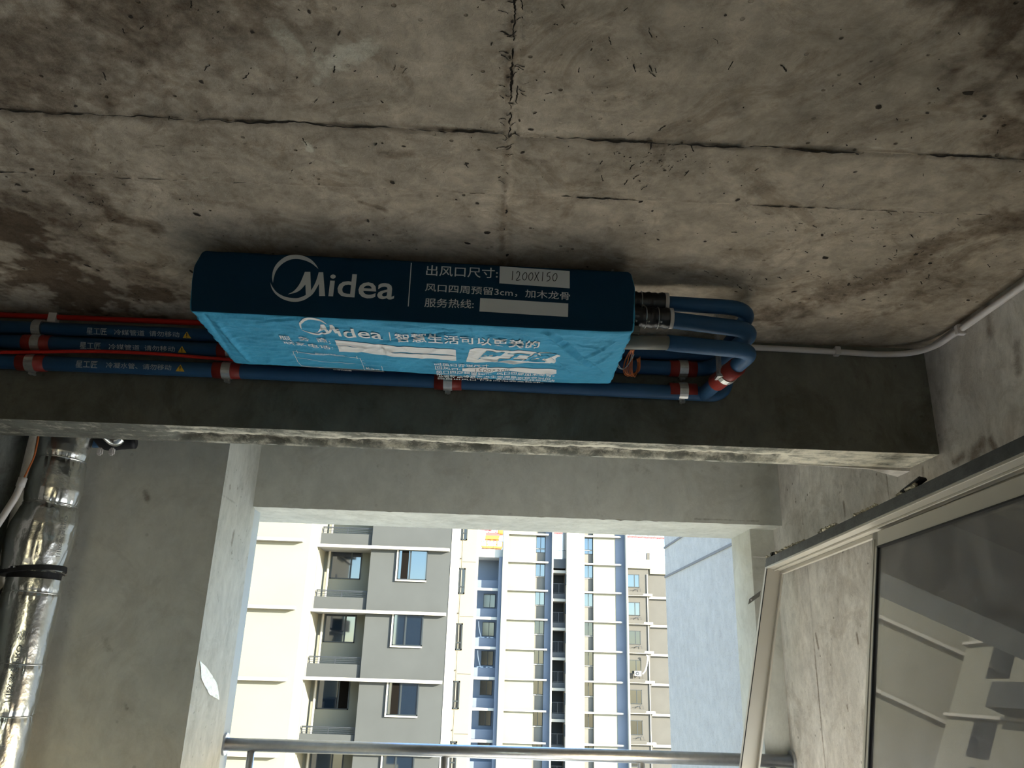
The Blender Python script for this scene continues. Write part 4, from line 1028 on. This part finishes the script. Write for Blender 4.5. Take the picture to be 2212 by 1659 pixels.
foil_text('川欧家装PRO', -1.05, -.19, .02, .026, .1085)
foil_text('CHUAN OU PRO', -1.35, -.12, .02, .009, .1085, 0)
def em(u, v): a = -1.05+v/.1085; return Vector((FXc+.004+math.cos(a)*.1085, FYc+math.sin(a)*.1085, u))
polys = []
for k in range(7):
    h_ = -.015+.005*k; w_ = math.sqrt(max(0, .018**2-h_**2)); polys.append([(.055-w_, h_-.0013), (.055+w_, h_-.0013), (.055+w_, h_+.0013), (.055-w_, h_+.0013)])
flat_shape(polys, em, 'round_emblem', M['dprint'], fp)
# black clamp, cable and conduit beside it
cl = empty('pipe_bracket', 'black pipe bracket behind the foil wrapped pipe near its black band', 'bracket')
b = MB(); b.tube(smooth_path([at(-10,1250,Y=3.5), at(8,1228,Y=3.48), at(30,1222,Y=3.46)], 5), .016, 12).build('arm', M['gasket'], cl, smooth=True)
b = MB(); b.tube(smooth_path([at(-20,1330,Y=3.52), at(2,1290,Y=3.5), at(24,1262,Y=3.48), at(30,1240,Y=3.46)], 5), .02, 12).build('strap', M['gasket'], cl, smooth=True)
b = MB(); b.tube(smooth_path([at(84,930,Y=3.2), at(82,948,Y=3.2), at(74,985,Y=3.2), at(62,1012,Y=3.2), at(50,1036,Y=3.2)], 5), .0035, 8)
tag(b.build('brown_cable', M['wire']), 'thin brown cable hanging from the beam left of the foil pipe', 'cable')
gc = empty('grey_conduit', 'pale grey conduit slanting down at the far left below the cable', 'conduit')
b = MB(); b.tube(smooth_path([at(49,1034,Y=3.2), at(36,1068,Y=3.2), at(10,1110,Y=3.2), at(-40,1190,Y=3.2), at(-90,1300,Y=3.2)], 5), .0135, 14).build('tube', M['pvc'], gc, smooth=True)
MB().tube([at(50,1032,Y=3.2), at(43,1052,Y=3.2)], .0165, 14).build('coupling', M['pvc'], gc, smooth=True)
bp_ = empty('drain_elbow', 'black pipe elbow with foil scrap tucked under the beam by the foil pipe', 'pipe')
MB().tube(smooth_path([at(205,935,Y=3.5), at(230,958,Y=3.5), at(262,957,Y=3.5), at(292,955,Y=3.5)], 6), .03, 16).build('elbow', M['gasket'], bp_, smooth=True)
MB().tube(smooth_path([at(226,935,Y=3.45), at(248,952,Y=3.45), at(262,944,Y=3.45)], 6), .026, 14).build('foil_scrap', M['foil'], bp_, smooth=True)
MB().tube([at(207,965,Y=3.5), at(206,920,Y=3.5)], .018, 12).build('blue_stub', M['blue'], bp_, smooth=True)
for i, (px, py) in enumerate(((214,972), (240,972))):
    q = at(px, py, Y=3.46); b = MB(); b.box(q.x-.012, q.x+.012, q.y, q.y+.02, q.z-.022, q.z+.012)
    b.build('cable_cap', M['pvc'], bp_, bevel=.006)

q = lambda x, y: at(x, y, X=PX+.004)
tag(flat_shape([[(q(x, y).y, q(x, y).z) for x, y in ((432,1428),(446,1440),(470,1478),(474,1512),(452,1500),(436,1468))]], lambda u, v: Vector((PX+.004+.004*N3(u*30, v*30, 1), u, v)), 'tape_scrap', mat('clear_shiny_tape', (.72,.78,.80), .12, 0, .1, 40, .5, 60, spec=.9), None),
    'scrap of shiny clear tape stuck on the pale pier side', 'tape')

# ------------------------------------------------------------------ balcony railing
rl = empty('balcony_railing', 'brushed steel railing across the balcony opening', 'railing')
RY, RZ, RR = 4.58, -.428, .032
MB().tube([(PX-.02, RY, RZ), (XR+.004, RY, RZ)], RR, 28).build('handrail', M['steel'], rl, smooth=True)
for x0, x1 in ((PX-.016, PX+.0), (XR-.012, XR+.004)):
    MB().tube([(x0, RY, RZ), (x1, RY, RZ)], .055, 32).build('wall_flange', M['steel'], rl, smooth=False, bevel=.002)
for x in (-1.205, -.197, .836, 1.535):
    MB().tube([(x, RY, FL+.25), (x, RY, RZ-.02)], .019 if x < 1.5 else .016, 18).build('post', M['steel'], rl, smooth=True)
    MB().tube([(x, RY, FL-.001), (x, RY, FL+.26)], .022, 18).build('post_foot', M['steel'], rl, smooth=True)
for i in range(24):
    x = PX+.12+i*.118
    if x < XR-.05 and min(abs(x-q) for q in (-1.205, -.197, .836, 1.535)) > .03: MB().tube([(x, RY, FL+.12), (x, RY, -.62)], .008, 10).build('baluster', M['steel'], rl, smooth=True)
for z in (-.62, FL+.12): MB().tube([(PX-.02, RY, z), (XR, RY, z)], .012, 12).build('crossbar', M['steel'], rl, smooth=True)
b = MB(); b.box(PX-.3, XR+.01, WY0+.04, WY1, FL, FL+.12); struct(b.build('trim_2', M['pale']), 'low kerb under the balcony railing')

# ------------------------------------------------------------------ window frame leaning along the right wall
C0 = at(1655, 1207, Y=4.38)                                  # far top corner of the room-side face
down = (at(1596, 1659, Y=4.38)-C0).normalized()              # along the far stile, downwards
near = at(2212, 941, X=C0.x-.045*2.0)                         # the top edge, running towards the camera
alg = (near-C0).normalized()
nrm = alg.cross(down).normalized()
if nrm.x < 0: nrm = -nrm                                      # away from the room, towards the wall
wf = empty('leaning_window', 'white aluminium window frame with one glazed sash leaning against the side wall', 'window')
LEN, HGT = (near-C0).length+1.0, 2.08/abs(down.z)*.95
def fp_(a, d, n): return C0+alg*a+down*d+nrm*n
def fbar(name, a0, a1, d0, d1, n0, n1, m, parent=wf, bev=.0015):
    o = fp_(a0, d0, n0); return MB().obox(o, alg*(a1-a0), down*(d1-d0), nrm*(n1-n0)).build(name, m, parent, bevel=bev, seg=1)
T, DP = .052, .088
HGT = min(HGT, (C0.z-FL-.002)/abs(down.z)-.02)
# stepped aluminium profile: face, groove, inner channel, lip
top = fbar('top_rail', 0, LEN, .0, T, .004, DP, M['alu'])
fbar('dirty_film_strip', 0.0, LEN, -.001, T-.004, -.001, .006, M['film'], top)
fbar('rail_lip', 0.02, LEN, T-.006, T+.006, 0, .006, M['alu'], top)
fbar('rail_rib', 0.03, LEN, T, T+.010, .040, .046, M['alu'], top); fbar('rail_rib', 0.03, LEN, T, T+.020, DP-.012, DP, M['alu'], top)
fs = fbar('far_stile', 0, .030, T*.4, HGT, 0, DP, M['alu']); fbar('stile_lip', .03, .055, T, HGT, DP-.010, DP, M['alu'], fs); fbar('stile_rib', .03, .036, T, HGT, .0, .004, M['gasket'], fs)
fbar('bottom_rail', 0, LEN, HGT-.04, HGT, 0, DP, M['alu']); fbar('near_stile', LEN-.04, LEN, 0, HGT, 0, DP, M['alu'])
# sash: corners measured on its own plane just behind the room-side lip
NS = .045
def onplane(px, py, n):
    d = ray(px, py); o = C0+nrm*n; return d*(o.dot(nrm)/d.dot(nrm))
def ad(p): q = p-C0; return q.dot(alg), q.dot(down)
s1 = onplane(1885, 1152, NS); s2 = onplane(2212, 1024, NS); s3 = onplane(1862, 1659, NS)
sa = (s2-s1).normalized(); sd2 = (s3-s1).normalized(); sn = nrm
sash = empty('sash', None, None); sash.parent = wf
SL = 1.35; SH = (ad(s1)[1]); SH = HGT-SH-.05
def sbar(name, a0, a1, d0, d1, n0, n1, m, bev=.0012):
    o = s1+sa*a0+sd2*d0+sn*n0; return MB().obox(o, sa*(a1-a0), sd2*(d1-d0), sn*(n1-n0)).build(name, m, sash, bevel=bev, seg=1)
sbar('sash_top_rail', 0, SL, 0, .062, 0, .030, M['alu']); sbar('sash_stile', 0, .050, 0, SH, 0, .030, M['alu']); sbar('sash_rib', .020, .026, .03, SH, -.003, .001, M['alu'])
sbar('sash_bottom_rail', 0, SL, SH-.06, SH, 0, .030, M['alu']); sbar('sash_stile', SL-.05, SL, 0, SH, 0, .030, M['alu'])
sbar('gasket', .046, SL-.05, .060, .066, -.0015, .012, M['gasket'], 0); sbar('gasket', .048, .056, .06, SH-.06, -.0015, .012, M['gasket'], 0)
sbar('glass_pane', .052, SL-.05, .062, SH-.06, .006, .011, M['glass'], 0)
# bent fixing clips on the outside of the frame
def clip(a, b_, c, label, w=.025):
    a, b_, c = Vector(a), Vector(b_), Vector(c); n_ = (b_-a).cross(c-a).normalized()*.0022
    o = MB().obox(a, b_-a, c-a, n_).build('fixing_clip', M['galv2'], wf, bevel=.0005, seg=1)
    h = MB(); ctr = a+(b_-a)*.78+(c-a)*.5; h.tube([ctr-n_*.6, ctr+n_*1.8], .0035, 10).build('screw_hole', M['pvc'], o)
    return o
M['galv2'] = mat('dull_zinc_strip', (.20,.20,.19), .45, .6, .2, 40)
YC = 4.37
clip(at(1643,1276,Y=YC), at(1618,1294,Y=YC), at(1641,1288,Y=YC)+Vector((0,.0,0)), 'x')
clip(at(1638,1512,Y=4.45), at(1652,1536,Y=4.45), at(1636,1520,Y=4.45), 'x')
q = fp_(.95, -.001, .02)
for px, py in ((1862,1108),):
    t0 = onplane(px, py, .03); clip(t0, t0+alg*.10-down*.012, t0+nrm*.03, 'x')
# mortar crumbs along the top edge of the frame
rw = random.Random(11)
b = MB()
def crumb(p, s):
    vs = []; 
    for i in range(6):
        a = i*math.pi/3; vs.append(p+Vector((math.cos(a)*s*(.6+rw.random()*.6), math.sin(a)*s*(.6+rw.random()*.6), (rw.random()-.3)*s*.6)))
    vs += [p+Vector((0,0,s*(.6+rw.random()*.5))), p-Vector((0,0,s*.5))]
    b.add(vs, [(i, (i+1)%6, 6) for i in range(6)]+[((i+1)%6, i, 7) for i in range(6)])
for i in range(900):
    a = rw.random()**.8*1.75
    if N3(a*5, 1, 2) < -.12: continue
    crumb(fp_(a, -.003-rw.random()*.009, rw.random()*.035), .003+rw.random()**3*.012)
for i in range(60): crumb(fp_(-.003-rw.random()*.004, rw.random()*.12, rw.random()*.05), .002+rw.random()*.005)
tag(b.build('mortar_crumbs', M['mortar'], wf), kind='stuff')
b = MB()
for i in range(14): p = fp_(.02+rw.random()*.07, -.012-rw.random()*.012, .01+rw.random()*.03); b.obox(p, alg*.03*rw.random()+down*.01, nrm*.01, down*-.012)
b.build('torn_rubber_scrap', M['gasket'], wf)
MB().tube([fp_(.015, -.008, .01), fp_(-.05, -.004, -.06)], .0012, 6).build('wire_stub', M['pvc'], wf)
p = fp_(.60, -.004, .03); MB().obox(p, alg*.20-down*.016, nrm*.03, down*-.003).build('film_flap', M['pvc'], wf)
p = fp_(1.62, -.006, .0); MB().obox(p, alg*.14-down*.02, nrm*.03, down*-.012).build('rubber_flap', M['gasket'], wf, bevel=.003)
